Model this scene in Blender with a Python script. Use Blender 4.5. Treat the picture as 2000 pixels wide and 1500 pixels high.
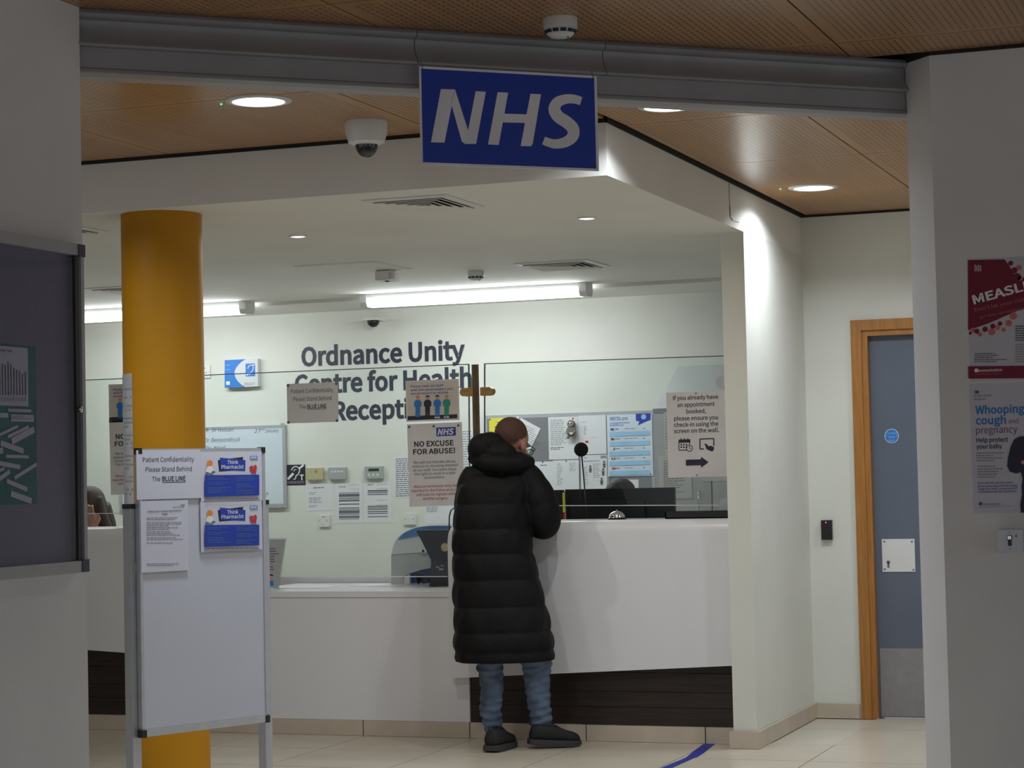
import bpy, bmesh, math, random
from mathutils import Vector, Matrix
random.seed(7)
for o in list(bpy.data.objects): bpy.data.objects.remove(o)
scene = bpy.context.scene
COL = scene.collection

# ------------------------------------------------------------------ camera
F_PX, PITCH, ROLL, YAW, HC = 4149.048, 0.0431799, -0.0220315, 0.3511311, 1.305
CAM = Vector((0, 0, HC))
fw = Vector((-math.sin(YAW)*math.cos(PITCH), math.cos(YAW)*math.cos(PITCH), math.sin(PITCH)))
_r = Vector((math.cos(YAW), math.sin(YAW), 0)); _u = _r.cross(fw)
cr = _r*math.cos(ROLL) + _u*math.sin(ROLL)
cu = -_r*math.sin(ROLL) + _u*math.cos(ROLL)
cd = bpy.data.cameras.new('camera'); cam = bpy.data.objects.new('camera', cd); COL.objects.link(cam)
cd.sensor_width = 36; cd.lens = F_PX/2000*36; cd.clip_start = 0.05; cd.clip_end = 100
cam.matrix_world = Matrix(((cr.x, cu.x, -fw.x, 0), (cr.y, cu.y, -fw.y, 0), (cr.z, cu.z, -fw.z, HC), (0, 0, 0, 1)))
scene.camera = cam

# ------------------------------------------------------------------ light levels
world = bpy.data.worlds.new('world'); scene.world = world; world.use_nodes = True
bg = world.node_tree.nodes['Background']
bg.inputs[0].default_value = (0.88, 0.92, 1.0, 1); bg.inputs[1].default_value = 0.55
scene.view_settings.view_transform = 'Standard'; scene.view_settings.look = 'None'
scene.view_settings.gamma = 1; scene.view_settings.use_curve_mapping = False
scene.view_settings.exposure = 0.0
TUBE_W, DOWN_W, SMALL_W = 11.0, 11.0, 6.0        # lamp powers used by the lamps' own builders

# ------------------------------------------------------------------ pixel -> place
def ray(x, y): return cr*((x-1000)/F_PX) - cu*((y-750)/F_PX) + fw
def onz(x, y, z): d = ray(x, y); return CAM + d*((z-HC)/d.z)
def onx(x, y, X): d = ray(x, y); return CAM + d*(X/d.x)
def ony(x, y, Y): d = ray(x, y); return CAM + d*(Y/d.y)
def onp(x, y, P, n): d = ray(x, y); return CAM + d*((P-CAM).dot(n)/d.dot(n))

# main planes of the place (metres)
CE, SO = 2.650, 2.437            # wood ceiling, reception soffit
XP, XPL = -2.405, -2.517         # side wall faces of the post
YD, YC, YB, YBK, YPF = 11.08, 9.946, 12.75, 7.665, 9.80
XL, YLE = -3.164, 5.16           # foreground wall on the left: face and end
YR = 6.91                        # foreground wall on the right
YG = YC + 0.34                   # glass screens

# ------------------------------------------------------------------ materials
def lin(c):
    if isinstance(c, str):
        c = [int(c[i:i+2], 16)/255 for i in (0, 2, 4)]
        c = [v/12.92 if v <= .04045 else ((v+.055)/1.055)**2.4 for v in c]
    return (c[0], c[1], c[2], 1)
MATS = {}
def mat(name, color, rough=.5, var=.06, scale=8, bump=0, bscale=60, metal=0, emit=None, estr=0, spec=.5, stretch=None, coat=0):
    if name in MATS: return MATS[name]
    m = bpy.data.materials.new(name); m.use_nodes = True; nt = m.node_tree; b = nt.nodes['Principled BSDF']
    c = lin(color)
    tc = nt.nodes.new('ShaderNodeTexCoord'); mp = nt.nodes.new('ShaderNodeMapping')
    nt.links.new(tc.outputs['Object'], mp.inputs[0])
    if stretch: mp.inputs['Scale'].default_value = stretch
    nz = nt.nodes.new('ShaderNodeTexNoise'); nz.inputs['Scale'].default_value = scale; nz.inputs['Detail'].default_value = 5
    nt.links.new(mp.outputs[0], nz.inputs['Vector'])
    rp = nt.nodes.new('ShaderNodeValToRGB')
    rp.color_ramp.elements[0].position = .3; rp.color_ramp.elements[1].position = .7
    rp.color_ramp.elements[0].color = (c[0]*(1-var), c[1]*(1-var), c[2]*(1-var), 1)
    rp.color_ramp.elements[1].color = (min(1, c[0]*(1+var)), min(1, c[1]*(1+var)), min(1, c[2]*(1+var)), 1)
    nt.links.new(nz.outputs['Fac'], rp.inputs[0]); nt.links.new(rp.outputs[0], b.inputs['Base Color'])
    b.inputs['Roughness'].default_value = rough; b.inputs['Metallic'].default_value = metal
    b.inputs['Specular IOR Level'].default_value = spec
    if coat: b.inputs['Coat Weight'].default_value = coat; b.inputs['Coat Roughness'].default_value = .12
    if bump:
        n2 = nt.nodes.new('ShaderNodeTexNoise'); n2.inputs['Scale'].default_value = bscale; n2.inputs['Detail'].default_value = 4
        nt.links.new(mp.outputs[0], n2.inputs['Vector'])
        bp = nt.nodes.new('ShaderNodeBump'); bp.inputs['Strength'].default_value = bump; bp.inputs['Distance'].default_value = .01
        nt.links.new(n2.outputs['Fac'], bp.inputs['Height']); nt.links.new(bp.outputs[0], b.inputs['Normal'])
    if emit:
        b.inputs['Emission Color'].default_value = lin(emit); b.inputs['Emission Strength'].default_value = estr
    MATS[name] = m; return m

def wood_panel_mat():
    m = bpy.data.materials.new('perforated_oak'); m.use_nodes = True; nt = m.node_tree; b = nt.nodes['Principled BSDF']
    N = nt.nodes.new; L = nt.links.new
    tc = N('ShaderNodeTexCoord'); mp = N('ShaderNodeMapping'); mp.inputs['Scale'].default_value = (30, 1.6, 1)
    L(tc.outputs['Object'], mp.inputs[0])
    nz = N('ShaderNodeTexNoise'); nz.inputs['Scale'].default_value = 1.0; nz.inputs['Detail'].default_value = 6; L(mp.outputs[0], nz.inputs['Vector'])
    rp = N('ShaderNodeValToRGB'); rp.color_ramp.elements[0].color = (.385, .198, .070, 1); rp.color_ramp.elements[1].color = (.475, .258, .100, 1)
    rp.color_ramp.elements[0].position = .3; rp.color_ramp.elements[1].position = .7
    L(nz.outputs['Fac'], rp.inputs[0])
    sx = N('ShaderNodeSeparateXYZ'); L(tc.outputs['Object'], sx.inputs[0])
    def M(op, a, bb=None, c=None):
        n = N('ShaderNodeMath'); n.operation = op
        for i, v in enumerate((a, bb, c)):
            if v is None: continue
            if isinstance(v, (int, float)): n.inputs[i].default_value = v
            else: L(v, n.inputs[i])
        return n.outputs[0]
    # slots: rows every 20 mm across x, 40 mm apart along y, alternate rows shifted
    u = M('DIVIDE', sx.outputs[0], .022); v = M('DIVIDE', sx.outputs[1], .036)
    row = M('FLOOR', u); fu = M('SUBTRACT', M('FRACT', u), .5)
    odd = M('MULTIPLY', M('FRACT', M('MULTIPLY', row, .5)), 1.0)
    fv = M('SUBTRACT', M('FRACT', M('ADD', v, odd)), .5)
    iu = M('LESS_THAN', M('ABSOLUTE', fu), .15); iv = M('LESS_THAN', M('ABSOLUTE', fv), .33)
    hole = M('MULTIPLY', iu, iv)
    sg = N('ShaderNodeSeparateXYZ'); L(tc.outputs['Generated'], sg.inputs[0])
    ins = M('MULTIPLY', M('LESS_THAN', M('ABSOLUTE', M('SUBTRACT', sg.outputs[0], .5)), .465), M('LESS_THAN', M('ABSOLUTE', M('SUBTRACT', sg.outputs[1], .5)), .465))
    hole = M('MULTIPLY', hole, ins)
    mx = N('ShaderNodeMix'); mx.data_type = 'RGBA'; L(hole, mx.inputs[0]); L(rp.outputs[0], mx.inputs[6]); mx.inputs[7].default_value = (.16, .075, .025, 1)
    L(mx.outputs[2], b.inputs['Base Color']); b.inputs['Roughness'].default_value = .30
    bp = N('ShaderNodeBump'); bp.inputs['Strength'].default_value = .5; bp.inputs['Distance'].default_value = .003; bp.invert = True
    L(hole, bp.inputs['Height']); L(bp.outputs[0], b.inputs['Normal'])
    return m

def glass_mat(name, tint, rough=.02, refl=1.0):
    m = bpy.data.materials.new(name); m.use_nodes = True; nt = m.node_tree; nt.nodes.remove(nt.nodes['Principled BSDF'])
    N = nt.nodes.new; L = nt.links.new; out = nt.nodes['Material Output']
    t = N('ShaderNodeBsdfTransparent'); g = N('ShaderNodeBsdfGlossy'); g.inputs['Roughness'].default_value = rough
    nz = N('ShaderNodeTexNoise'); nz.inputs['Scale'].default_value = 3
    rp = N('ShaderNodeValToRGB'); rp.color_ramp.elements[0].color = (tint[0]*.985, tint[1]*.985, tint[2]*.985, 1); rp.color_ramp.elements[1].color = (*tint, 1)
    L(nz.outputs['Fac'], rp.inputs[0]); L(rp.outputs[0], t.inputs['Color'])
    fr = N('ShaderNodeFresnel'); fr.inputs['IOR'].default_value = 1.45
    ml = N('ShaderNodeMath'); ml.operation = 'MULTIPLY'; ml.inputs[1].default_value = refl; L(fr.outputs[0], ml.inputs[0])
    ge = N('ShaderNodeNewGeometry'); iv = N('ShaderNodeMath'); iv.operation = 'SUBTRACT'; iv.inputs[0].default_value = 1; L(ge.outputs['Backfacing'], iv.inputs[1])
    m2 = N('ShaderNodeMath'); m2.operation = 'MULTIPLY'; L(ml.outputs[0], m2.inputs[0]); L(iv.outputs[0], m2.inputs[1])   # only the entry face mirrors
    mx = N('ShaderNodeMixShader'); L(m2.outputs[0], mx.inputs[0]); L(t.outputs[0], mx.inputs[1]); L(g.outputs[0], mx.inputs[2]); L(mx.outputs[0], out.inputs[0])
    MATS[name] = m; return m

WHITE = mat('wall_paint', (.72, .725, .655), .75, .03, 3, .05, 180)
WALLF = mat('foreground_wall_paint', (.78, .775, .77), .7, .04, 3, .06, 160)
CEILW = mat('ceiling_paint', (.80, .79, .73), .8, .03, 2)
WOODC = wood_panel_mat()
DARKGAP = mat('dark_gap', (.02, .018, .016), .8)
TILE = mat('floor_tile', (.54, .485, .39), .28, .05, 5, .02, 40)
GROUT = mat('grout', (.10, .075, .06), .9)
SKIRT = mat('skirting_tile_mat', (.56, .48, .38), .4, .07, 6)
LAM = mat('white_laminate', (.76, .76, .78), .32, .02, 3)
DKWOOD = mat('dark_wood_grain', (.022, .0115, .0065), .5, .6, 3, .25, 12, stretch=(1.2, 8, 22))
OAK = mat('oak_frame', (.40, .17, .035), .45, .18, 5, .05, 30, stretch=(14, 14, 1))
YELLOW = mat('yellow_column_paint', (.47, .208, .002), .55, .05, 4, .03, 90, spec=.3)
STEEL = mat('grey_shutter_metal', (.34, .34, .345), .45, .06, 6, metal=.1)
ALU = mat('brushed_aluminium', (.52, .53, .55), .38, .05, 20, metal=.6)
ALUG = mat('grey_aluminium', (.45, .46, .48), .45, .05, 20, metal=.2)
BLACKP = mat('black_plastic', (.012, .012, .014), .35, .1, 20)
DGREY = mat('dark_grey_plastic', (.035, .036, .04), .45, .1, 20)
WPL = mat('white_plastic', (.72, .72, .70), .4, .02, 10)
GPL = mat('grey_plastic', (.38, .40, .38), .45, .04, 10)
BEIGEP = mat('yellowed_plastic', (.50, .45, .24), .45, .08, 40)
PAPER = mat('paper', (.74, .74, .75), .6, .02, 12)
PAPERG = mat('laminated_paper', (.74, .72, .72), .35, .03, 12)
PAPERC = mat('paper_cool', (.62, .62, .70), .5, .02, 12)
INK = mat('black_ink', (.02, .02, .03), .6)
INKG = mat('grey_ink', (.13, .13, .15), .6)
INKL = mat('light_ink', (.30, .30, .33), .6)
NHSB = mat('deep_blue_print', (.006, .045, .44), .4, .03)
BLUEP = mat('blue_print', (.015, .05, .38), .45)
BLUEL = mat('bright_blue_print', (.03, .20, .62), .45)
SKYB = mat('light_blue_print', (.33, .58, .82), .5)
WINK = mat('white_print', (.78, .78, .80), .5)
SIGNW = mat('sign_white', (.88, .88, .92), .45)
REDP = mat('red_print', (.55, .03, .05), .5)
REDT = mat('red_text', (.42, .05, .04), .6)
MAROON = mat('maroon_print', (.20, .007, .030), .35, .05, spec=.3)
PINK = mat('pink_print', (.62, .13, .13), .3)
ORANGE = mat('orange_print', (.75, .25, .04), .5)
SKINP = mat('skin_print', (.6, .33, .22), .6)
GREENP = mat('green_print', (.02, .30, .22), .5)
TEAL = mat('teal_poster', (.02, .15, .14), .5, .5, 3)
PURPLE = mat('purple_print', (.22, .03, .20), .5)
NAVY = mat('navy_print', (.02, .02, .05), .5)
YELP = mat('yellow_paper', (.80, .72, .05), .6)
FELT = mat('grey_felt', (.22, .22, .235), .95, .08, 200, .1, 300)
BOARDW = mat('whiteboard_enamel', (.66, .74, .80), .25, .02, 4)
EASELW = mat('easel_enamel', (.56, .57, .64), .3, .02, 4)
LOCK = mat('locker_paint', (.62, .64, .65), .4, .03, 5)
DOORG = mat('grey_door_paint', (.115, .135, .18), .5, .05, 4)
KICK = mat('kick_plate_metal', (.26, .25, .25), .5, .06, 30)
BRONZE = mat('bronze_pole', (.20, .15, .09), .35, .2, 20, metal=.6)
BRASS = mat('brass_clamp', (.42, .25, .08), .32, .1, 20, metal=.7)
CHROME = mat('chrome', (.75, .75, .76), .08, .02, metal=1)
GLASS = glass_mat('screen_glass', (.965, .988, .980), .02, .75)
PERSPEX = glass_mat('cabinet_perspex', (.93, .93, .97), .04, 1.0)
ACRYL = glass_mat('acrylic', (.88, .92, .92))
GEDGE = mat('glass_edge', (.05, .10, .10), .15)
GEDGE_GLINT = mat('glass_edge_glint', (.75, .80, .82), .08, .02)  # pale colour paints in the tubes' reflection along the lower glass edges
TAPE = mat('blue_tape', (.012, .022, .25), .5, .3, 30)
COATM = mat('black_nylon', (.0056, .0054, .0060), .66, .25, 12, .55, 16, spec=.2)
DENIM = mat('denim', (.095, .135, .20), .85, .35, 14, .3, 60)
SKIN = mat('skin', (.42, .21, .14), .55, .08, 20)
HAIRR = mat('short_brown_hair', (.085, .036, .022), .7, .3, 150, .4, 220)
HAIRB = mat('long_brown_hair', (.055, .032, .018), .5, .4, 20, .5, 90, stretch=(4, 4, .6))
HAIRG = mat('dark_grey_hair', (.06, .055, .05), .6, .3, 60, .4, 150)
SHOEM = mat('black_shoe_fabric', (.010, .010, .010), .75, .2, 40, .2, 120)
SOLEM = mat('dark_shoe_sole', (.040, .038, .036), .7, .1, 20)
CLOTHD = mat('dark_knit', (.02, .02, .03), .9, .2, 80)
CLOTHB = mat('navy_cloth', (.03, .04, .09), .9, .2, 80)
PLUSH = mat('grey_plush', (.20, .18, .16), .95, .2, 90, .5, 200)
PLUSHW = mat('cream_plush', (.62, .55, .42), .95, .1, 90, .4, 200)
CASEW = mat('white_casing', (.70, .71, .72), .3, .02, 4)
CASEB = mat('blue_casing', (.08, .22, .50), .35, .04, 6)
GLOW = mat('lamp_glow', (.9, .9, .9), .5, .01, emit=(.86, .93, 1.0), estr=9)
GLOWS = mat('small_lamp_glow', (.9, .9, .9), .5, .01, emit=(1.0, .97, .92), estr=4)
GLOWT = mat('tube_glow', (.9, .9, .9), .5, .01, emit=(.88, .95, 1.0), estr=5)
LEDG = mat('green_led', (.0, .3, .1), .5, .01, emit=(.05, 1, .4), estr=2.5)
LEDR = mat('red_led', (.3, .0, .02), .5, .01, emit=(1, .05, .12), estr=2.0)

# ------------------------------------------------------------------ mesh helpers
def mk(name, bm, m, parent=None, smooth=False, bevel=0, kind=None):
    if bevel:
        bmesh.ops.bevel(bm, geom=[e for e in bm.edges if len(e.link_faces) == 2 and e.calc_face_angle(0) > .5], offset=bevel, segments=2, affect='EDGES', profile=.6)
    bmesh.ops.recalc_face_normals(bm, faces=bm.faces)
    me = bpy.data.meshes.new(name); bm.to_mesh(me); bm.free()
    me.materials.append(m)
    if smooth:
        for p in me.polygons: p.use_smooth = True
        if smooth == 'auto':
            me.set_sharp_from_angle(angle=.7)
    o = bpy.data.objects.new(name, me); COL.objects.link(o)
    if parent is not None: o.parent = parent; o.matrix_parent_inverse = parent.matrix_world.inverted() if parent.type == 'EMPTY' else Matrix.Identity(4)
    if kind: o['kind'] = kind
    return o
def tag(o, label, cat, group=None):
    o['label'] = label; o['category'] = cat
    if group: o['group'] = group
    return o
def empty(name, loc, label, cat, group=None):
    o = bpy.data.objects.new(name, None); o.empty_display_size = .1; COL.objects.link(o)
    o.matrix_world = Matrix.Translation(loc); o.location = loc
    return tag(o, label, cat, group)
def struct(o, label=None, cat=None):
    o['kind'] = 'structure'
    if label: o['label'] = label
    if cat: o['category'] = cat
    return o
def addbox(bm, lo, hi, M=None):
    vs = [bm.verts.new(((hi if i & 1 else lo)[0], (hi if i & 2 else lo)[1], (hi if i & 4 else lo)[2])) for i in range(8)]
    if M is not None:
        for v in vs: v.co = M @ v.co
    for f in ((0, 2, 3, 1), (4, 5, 7, 6), (0, 1, 5, 4), (2, 6, 7, 3), (0, 4, 6, 2), (1, 3, 7, 5)): bm.faces.new([vs[i] for i in f])
def box(name, lo, hi, m, parent=None, bevel=0, M=None, smooth=False):
    bm = bmesh.new(); addbox(bm, lo, hi, M); return mk(name, bm, m, parent, smooth, bevel)
def frameM(o, x, y, z): return Matrix(((x.x, y.x, z.x, o.x), (x.y, y.y, z.y, o.y), (x.z, y.z, z.z, o.z), (0, 0, 0, 1)))
def addprism(bm, pts, off):
    a = [bm.verts.new(p) for p in pts]; b = [bm.verts.new(Vector(p)+off) for p in pts]
    bm.faces.new(a); bm.faces.new(b[::-1]); n = len(a)
    for i in range(n): bm.faces.new((a[i], b[i], b[(i+1) % n], a[(i+1) % n]))
def addlathe(bm, prof, M, n=28, cap=True):
    """prof: list of (radius, height) along local z"""
    rings = []
    for r, h in prof:
        rings.append([bm.verts.new(M @ Vector((max(r, 1e-5)*math.cos(2*math.pi*i/n), max(r, 1e-5)*math.sin(2*math.pi*i/n), h))) for i in range(n)])
    for a, b in zip(rings, rings[1:]):
        for i in range(n): bm.faces.new((a[i], a[(i+1) % n], b[(i+1) % n], b[i]))
    if cap: bm.faces.new(rings[0][::-1]); bm.faces.new(rings[-1])
def lathe(name, prof, M, m, parent=None, n=28, smooth='auto'):
    bm = bmesh.new(); addlathe(bm, prof, M, n); return mk(name, bm, m, parent, smooth)
def addtube(bm, pts, rad, n=10, squash=None):
    pts = [Vector(p) for p in pts]
    if not isinstance(rad, (list, tuple)): rad = [rad]*len(pts)
    rings = []; up = Vector((0, 0, 1)); prev = None
    for i, p in enumerate(pts):
        t = (pts[min(i+1, len(pts)-1)] - pts[max(i-1, 0)]).normalized()
        if prev is None:
            s = t.cross(up) if abs(t.z) < .95 else t.cross(Vector((0, 1, 0)))
        else: s = prev - t*prev.dot(t)
        s.normalize(); prev = s; q = t.cross(s)
        rings.append([bm.verts.new(p + (s*math.cos(2*math.pi*k/n) + q*math.sin(2*math.pi*k/n))*rad[i]) for k in range(n)])
    for a, b in zip(rings, rings[1:]):
        for i in range(n): bm.faces.new((a[i], a[(i+1) % n], b[(i+1) % n], b[i]))
    for ring, p, d, r in ((rings[0], pts[0], pts[0]-pts[1], rad[0]), (rings[-1], pts[-1], pts[-1]-pts[-2], rad[-1])):
        v = bm.verts.new(p + d.normalized()*r*.6)
        for i in range(n): bm.faces.new((ring[i], ring[(i+1) % n], v))
def tube(name, pts, rad, m, parent=None, n=10):
    bm = bmesh.new(); addtube(bm, pts, rad, n); return mk(name, bm, m, parent, True)
def addell(bm, c, r, R=None, nu=20, nv=14):
    c = Vector(c); R = R or Matrix.Identity(3); rows = []
    top = bm.verts.new(c + R @ Vector((0, 0, r[2]))); bot = bm.verts.new(c + R @ Vector((0, 0, -r[2])))
    for j in range(1, nv):
        t = math.pi*j/nv
        rows.append([bm.verts.new(c + R @ Vector((r[0]*math.sin(t)*math.cos(2*math.pi*i/nu), r[1]*math.sin(t)*math.sin(2*math.pi*i/nu), r[2]*math.cos(t)))) for i in range(nu)])
    for i in range(nu):
        bm.faces.new((top, rows[0][i], rows[0][(i+1) % nu])); bm.faces.new((bot, rows[-1][(i+1) % nu], rows[-1][i]))
    for a, b in zip(rows, rows[1:]):
        for i in range(nu): bm.faces.new((a[i], b[i], b[(i+1) % nu], a[(i+1) % nu]))
def remesh(bm, voxel, smooth=6, fac=.5):
    """one continuous surface out of overlapping closed pieces"""
    me = bpy.data.meshes.new('tmp'); bm.to_mesh(me); bm.free()
    o = bpy.data.objects.new('tmp', me); COL.objects.link(o)
    r = o.modifiers.new('r', 'REMESH'); r.mode = 'VOXEL'; r.voxel_size = voxel
    if smooth: s = o.modifiers.new('s', 'SMOOTH'); s.iterations = smooth; s.factor = fac
    dg = bpy.context.evaluated_depsgraph_get(); out = bmesh.new()
    out.from_mesh(o.evaluated_get(dg).data)
    bpy.data.objects.remove(o); bpy.data.meshes.remove(me)
    return out

# ------------------------------------------------------------------ text
FONT = None
try:
    import os
    _d = bpy.utils.system_resource('DATAFILES', path='fonts')
    FONT = bpy.data.fonts.load(os.path.join(_d, 'Noto Sans CJK Regular.woff2'))
except Exception:
    FONT = None
_tc = {}
def text_geo(s, bold=0.0):
    """verts, faces of a string, unit size, baseline at 0"""
    key = (s, bold)
    if key in _tc: return _tc[key]
    cu_ = bpy.data.curves.new('t', 'FONT'); cu_.body = s; cu_.size = 1; cu_.resolution_u = 3; cu_.fill_mode = 'FRONT'; cu_.offset = bold*((.32 if bold > .035 else .48) if FONT else .8)
    if FONT: cu_.font = FONT
    o = bpy.data.objects.new('t', cu_); COL.objects.link(o)
    dg = bpy.context.evaluated_depsgraph_get(); me = bpy.data.meshes.new_from_object(o.evaluated_get(dg))
    r = ([v.co.copy() for v in me.vertices], [tuple(p.vertices) for p in me.polygons])
    bpy.data.objects.remove(o); bpy.data.curves.remove(cu_); bpy.data.meshes.remove(me)
    _tc[key] = r; return r
CAPH = max(v.y for v in text_geo('H')[0])
class Surf:
    """a flat surface: prints are placed on it by photo pixel and lie on the plane itself"""
    def __init__(s, P, n, right):
        s.P = Vector(P); s.n = Vector(n).normalized(); s.right = Vector(right).normalized(); s.up = s.n.cross(s.right)
        if s.up.z < 0: s.up = -s.up
    def pt(s, x, y, e=0): return onp(x, y, s.P + s.n*e, s.n)
    def moved(s, e): return Surf(s.P + s.n*e, s.n, s.right)
    def rot(s, a): return Surf(s.P, s.n, s.right*math.cos(a) + s.up*math.sin(a))
    def basis(s, x0, y0, x1, y1, e=0):
        A = s.pt(x0, y0, e); u = (s.pt(x1, y0, e)-A).dot(s.right); v = (A - s.pt(x0, y1, e)).dot(s.up)
        return A, u, v
FINE = {'print', 'small_print', 'slip_print', 'panel_print', 'footer', 'heart_text', 'band_print', 'flag'}      # too fine to pick apart
JOINED = FINE | {'ear_symbol', 'calendar_symbol', 'touch_symbol', 'border', 'emblem', 'crest', 'keyhole', 'logo_letters', 'handwriting', 'header_box'}
class Sheet:
    """a flat thing (paper, sign, board) with prints as parts"""
    def __init__(s, name, label, cat, surf, x0, y0, x1, y1, m, th=.0015, group=None, bevel=0, rot=0, parent=None, lift=0):
        if rot: surf = surf.rot(rot)
        s.surf = surf.moved(th + lift); s.sets = {}; s.order = []; s.layers = []
        A, u, v = s.surf.basis(x0, y0, x1, y1)
        M = frameM(A, s.surf.right, -s.surf.up, s.surf.n)
        s.A, s.u, s.v = A, u, v; s.px = (x0, y0, x1, y1)
        s.o = box(name, (0, 0, -th), (u, v, 0), m, parent, bevel, M)
        if label: tag(s.o, label, cat, group)
    def set(s, part, m):
        if part not in s.layers: s.layers.append(part)
        k = (part, m.name) if part in JOINED else (part, m.name, len(s.order))
        if k not in s.sets: s.sets[k] = (bmesh.new(), m, .0004*(s.layers.index(part)+1)); s.order.append(k)
        return s.sets[k]
    def rect(s, part, m, x0, y0, x1, y1, rot=0):
        bm, _, e = s.set(part, m); sf = s.surf.rot(rot) if rot else s.surf
        A, u, v = sf.basis(x0, y0, x1, y1, e); r, d = sf.right, -sf.up
        bm.faces.new([bm.verts.new(p) for p in (A, A+r*u, A+r*u+d*v, A+d*v)])
    def poly(s, part, m, pts):
        bm, _, e = s.set(part, m); bm.faces.new([bm.verts.new(s.surf.pt(x, y, e)) for x, y in pts])
    def disc(s, part, m, x, y, r, n=20, ry=None, hole=0):
        bm, _, e = s.set(part, m); c = s.surf.pt(x, y, e); R = abs((s.surf.pt(x+r, y, e)-c).dot(s.surf.right)); RY = R*(ry or r)/r
        P = lambda k, q: c + s.surf.right*(q*R*math.cos(2*math.pi*k/n)) + s.surf.up*(q*RY*math.sin(2*math.pi*k/n))
        if not hole: bm.faces.new([bm.verts.new(P(k, 1)) for k in range(n)])
        else:
            a = [bm.verts.new(P(k, 1)) for k in range(n)]; b = [bm.verts.new(P(k, hole)) for k in range(n)]
            for k in range(n): bm.faces.new((a[k], a[(k+1) % n], b[(k+1) % n], b[k]))
    def line(s, part, m, pts, w):
        if part not in JOINED: JOINED.add(part)
        for (x0, y0), (x1, y1) in zip(pts, pts[1:]):
            d = math.hypot(x1-x0, y1-y0) or 1; nx, ny = -(y1-y0)/d*w/2, (x1-x0)/d*w/2
            s.poly(part, m, [(x0+nx, y0+ny), (x1+nx, y1+ny), (x1-nx, y1-ny), (x0-nx, y0-ny)])
    def text(s, part, m, string, xl, yb, xr=None, cap=10, bold=0., shear=0, rot=0, center=False):
        """left end xl, baseline yb, right end xr (None: natural width), cap height in photo pixels"""
        bm, _, e = s.set(part, m); sf = s.surf.rot(rot) if rot else s.surf
        vs, fs = text_geo(string, bold)
        if not vs: return
        x0 = min(v.x for v in vs); x1 = max(v.x for v in vs)
        A = sf.pt(xl, yb, e); h = (A - sf.pt(xl, yb+cap, e)).dot(sf.up)/CAPH
        if xr is None: w = h
        else: w = (sf.pt(xr, yb, e)-A).dot(sf.right)/max(1e-6, x1-x0)
        off = -(x0+x1)/2*w if center else -x0*w
        nv = [bm.verts.new(A + sf.right*(v.x*w + off + v.y*h*shear) + sf.up*(v.y*h)) for v in vs]
        for f in fs:
            try: bm.faces.new([nv[i] for i in f])
            except ValueError: pass
    def lines(s, part, m, x0, y0, x1, y1, n, th=.45, slope=-.03, fill=.9, ragged=True):
        """rows of print too fine to read: word-length dashes"""
        dy = (y1-y0)/n
        for i in range(n):
            y = y0 + dy*i; x = x0; xe = x0 + (x1-x0)*(random.uniform(.55, 1) if ragged else 1)
            while x < xe - 1:
                w = min(random.uniform(3, 9), xe-x); yy = y + slope*(x-x0)
                s.poly(part, m, [(x, yy), (x+w, yy+slope*w), (x+w, yy+dy*th+slope*w), (x, yy+dy*th)]); x += w + 1.2
    def finish(s):
        for k in s.order:
            bm, m, e = s.sets[k]
            if len(bm.faces): mk(k[0], bm, m, s.o, kind='stuff' if k[0] in FINE else None)
            else: bm.free()
        return s.o

S_BACK = Surf((0, YB, 0), (0, -1, 0), (1, 0, 0))
S_GLASS = Surf((0, YG-.006, 0), (0, -1, 0), (1, 0, 0))
S_RIGHT = Surf((0, YR, 0), (0, -1, 0), (1, 0, 0))
S_DOORW = Surf((0, YD, 0), (0, -1, 0), (1, 0, 0))

# ================================================================== STRUCTURE
SH0 = onz(155, 17, CE); SH1 = onz(1768, 118, CE)
sh_d = (SH1-SH0); sh_d.z = 0; SHL = sh_d.length; sh_d.normalize()
sh_n = Vector((sh_d.y, -sh_d.x, 0))              # towards the hall

def floor_mat():
    m = bpy.data.materials.new('floor_tiling'); m.use_nodes = True; nt = m.node_tree; b = nt.nodes['Principled BSDF']
    tc = nt.nodes.new('ShaderNodeTexCoord'); mp = nt.nodes.new('ShaderNodeMapping'); mp.inputs['Location'].default_value = (2.08, -9.43, 0)
    br = nt.nodes.new('ShaderNodeTexBrick'); br.offset = 0; br.squash = 1
    br.inputs['Scale'].default_value = 1; br.inputs['Brick Width'].default_value = .6; br.inputs['Row Height'].default_value = .6; br.inputs['Mortar Size'].default_value = .003
    br.inputs['Color1'].default_value = (.60, .55, .46, 1); br.inputs['Color2'].default_value = (.58, .53, .44, 1); br.inputs['Mortar'].default_value = (.1, .075, .06, 1)
    nt.links.new(tc.outputs['Object'], mp.inputs[0]); nt.links.new(mp.outputs[0], br.inputs['Vector']); nt.links.new(br.outputs['Color'], b.inputs['Base Color'])
    b.inputs['Roughness'].default_value = .28
    return m
floor = struct(box('floor', (-9, -3, -.12), (5, YB+.3, -.003), floor_mat()))
tile_me = None
for i in range(-9, 4):
    for j in range(-4, 3):
        x0, y0 = -2.08+.6*i, 9.43+.6*j
        x1, y1 = x0+.6, y0+.6
        if j == 0 and x0 < XPL-.3: y1 = min(y1, YC+.03)
        if j > 0 and x0 < XP-.2: continue
        if j == 2: y1 = min(y1, YD+.02)
        if y1 <= y0 + .01: continue
        bm = bmesh.new(); g = .0022
        dz = random.uniform(0, .0004)
        addbox(bm, (x0+g, y0+g, -.0029), (x1-g, y1-g, -dz), None)
        mk('floor_tile', bm, TILE, floor)

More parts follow.
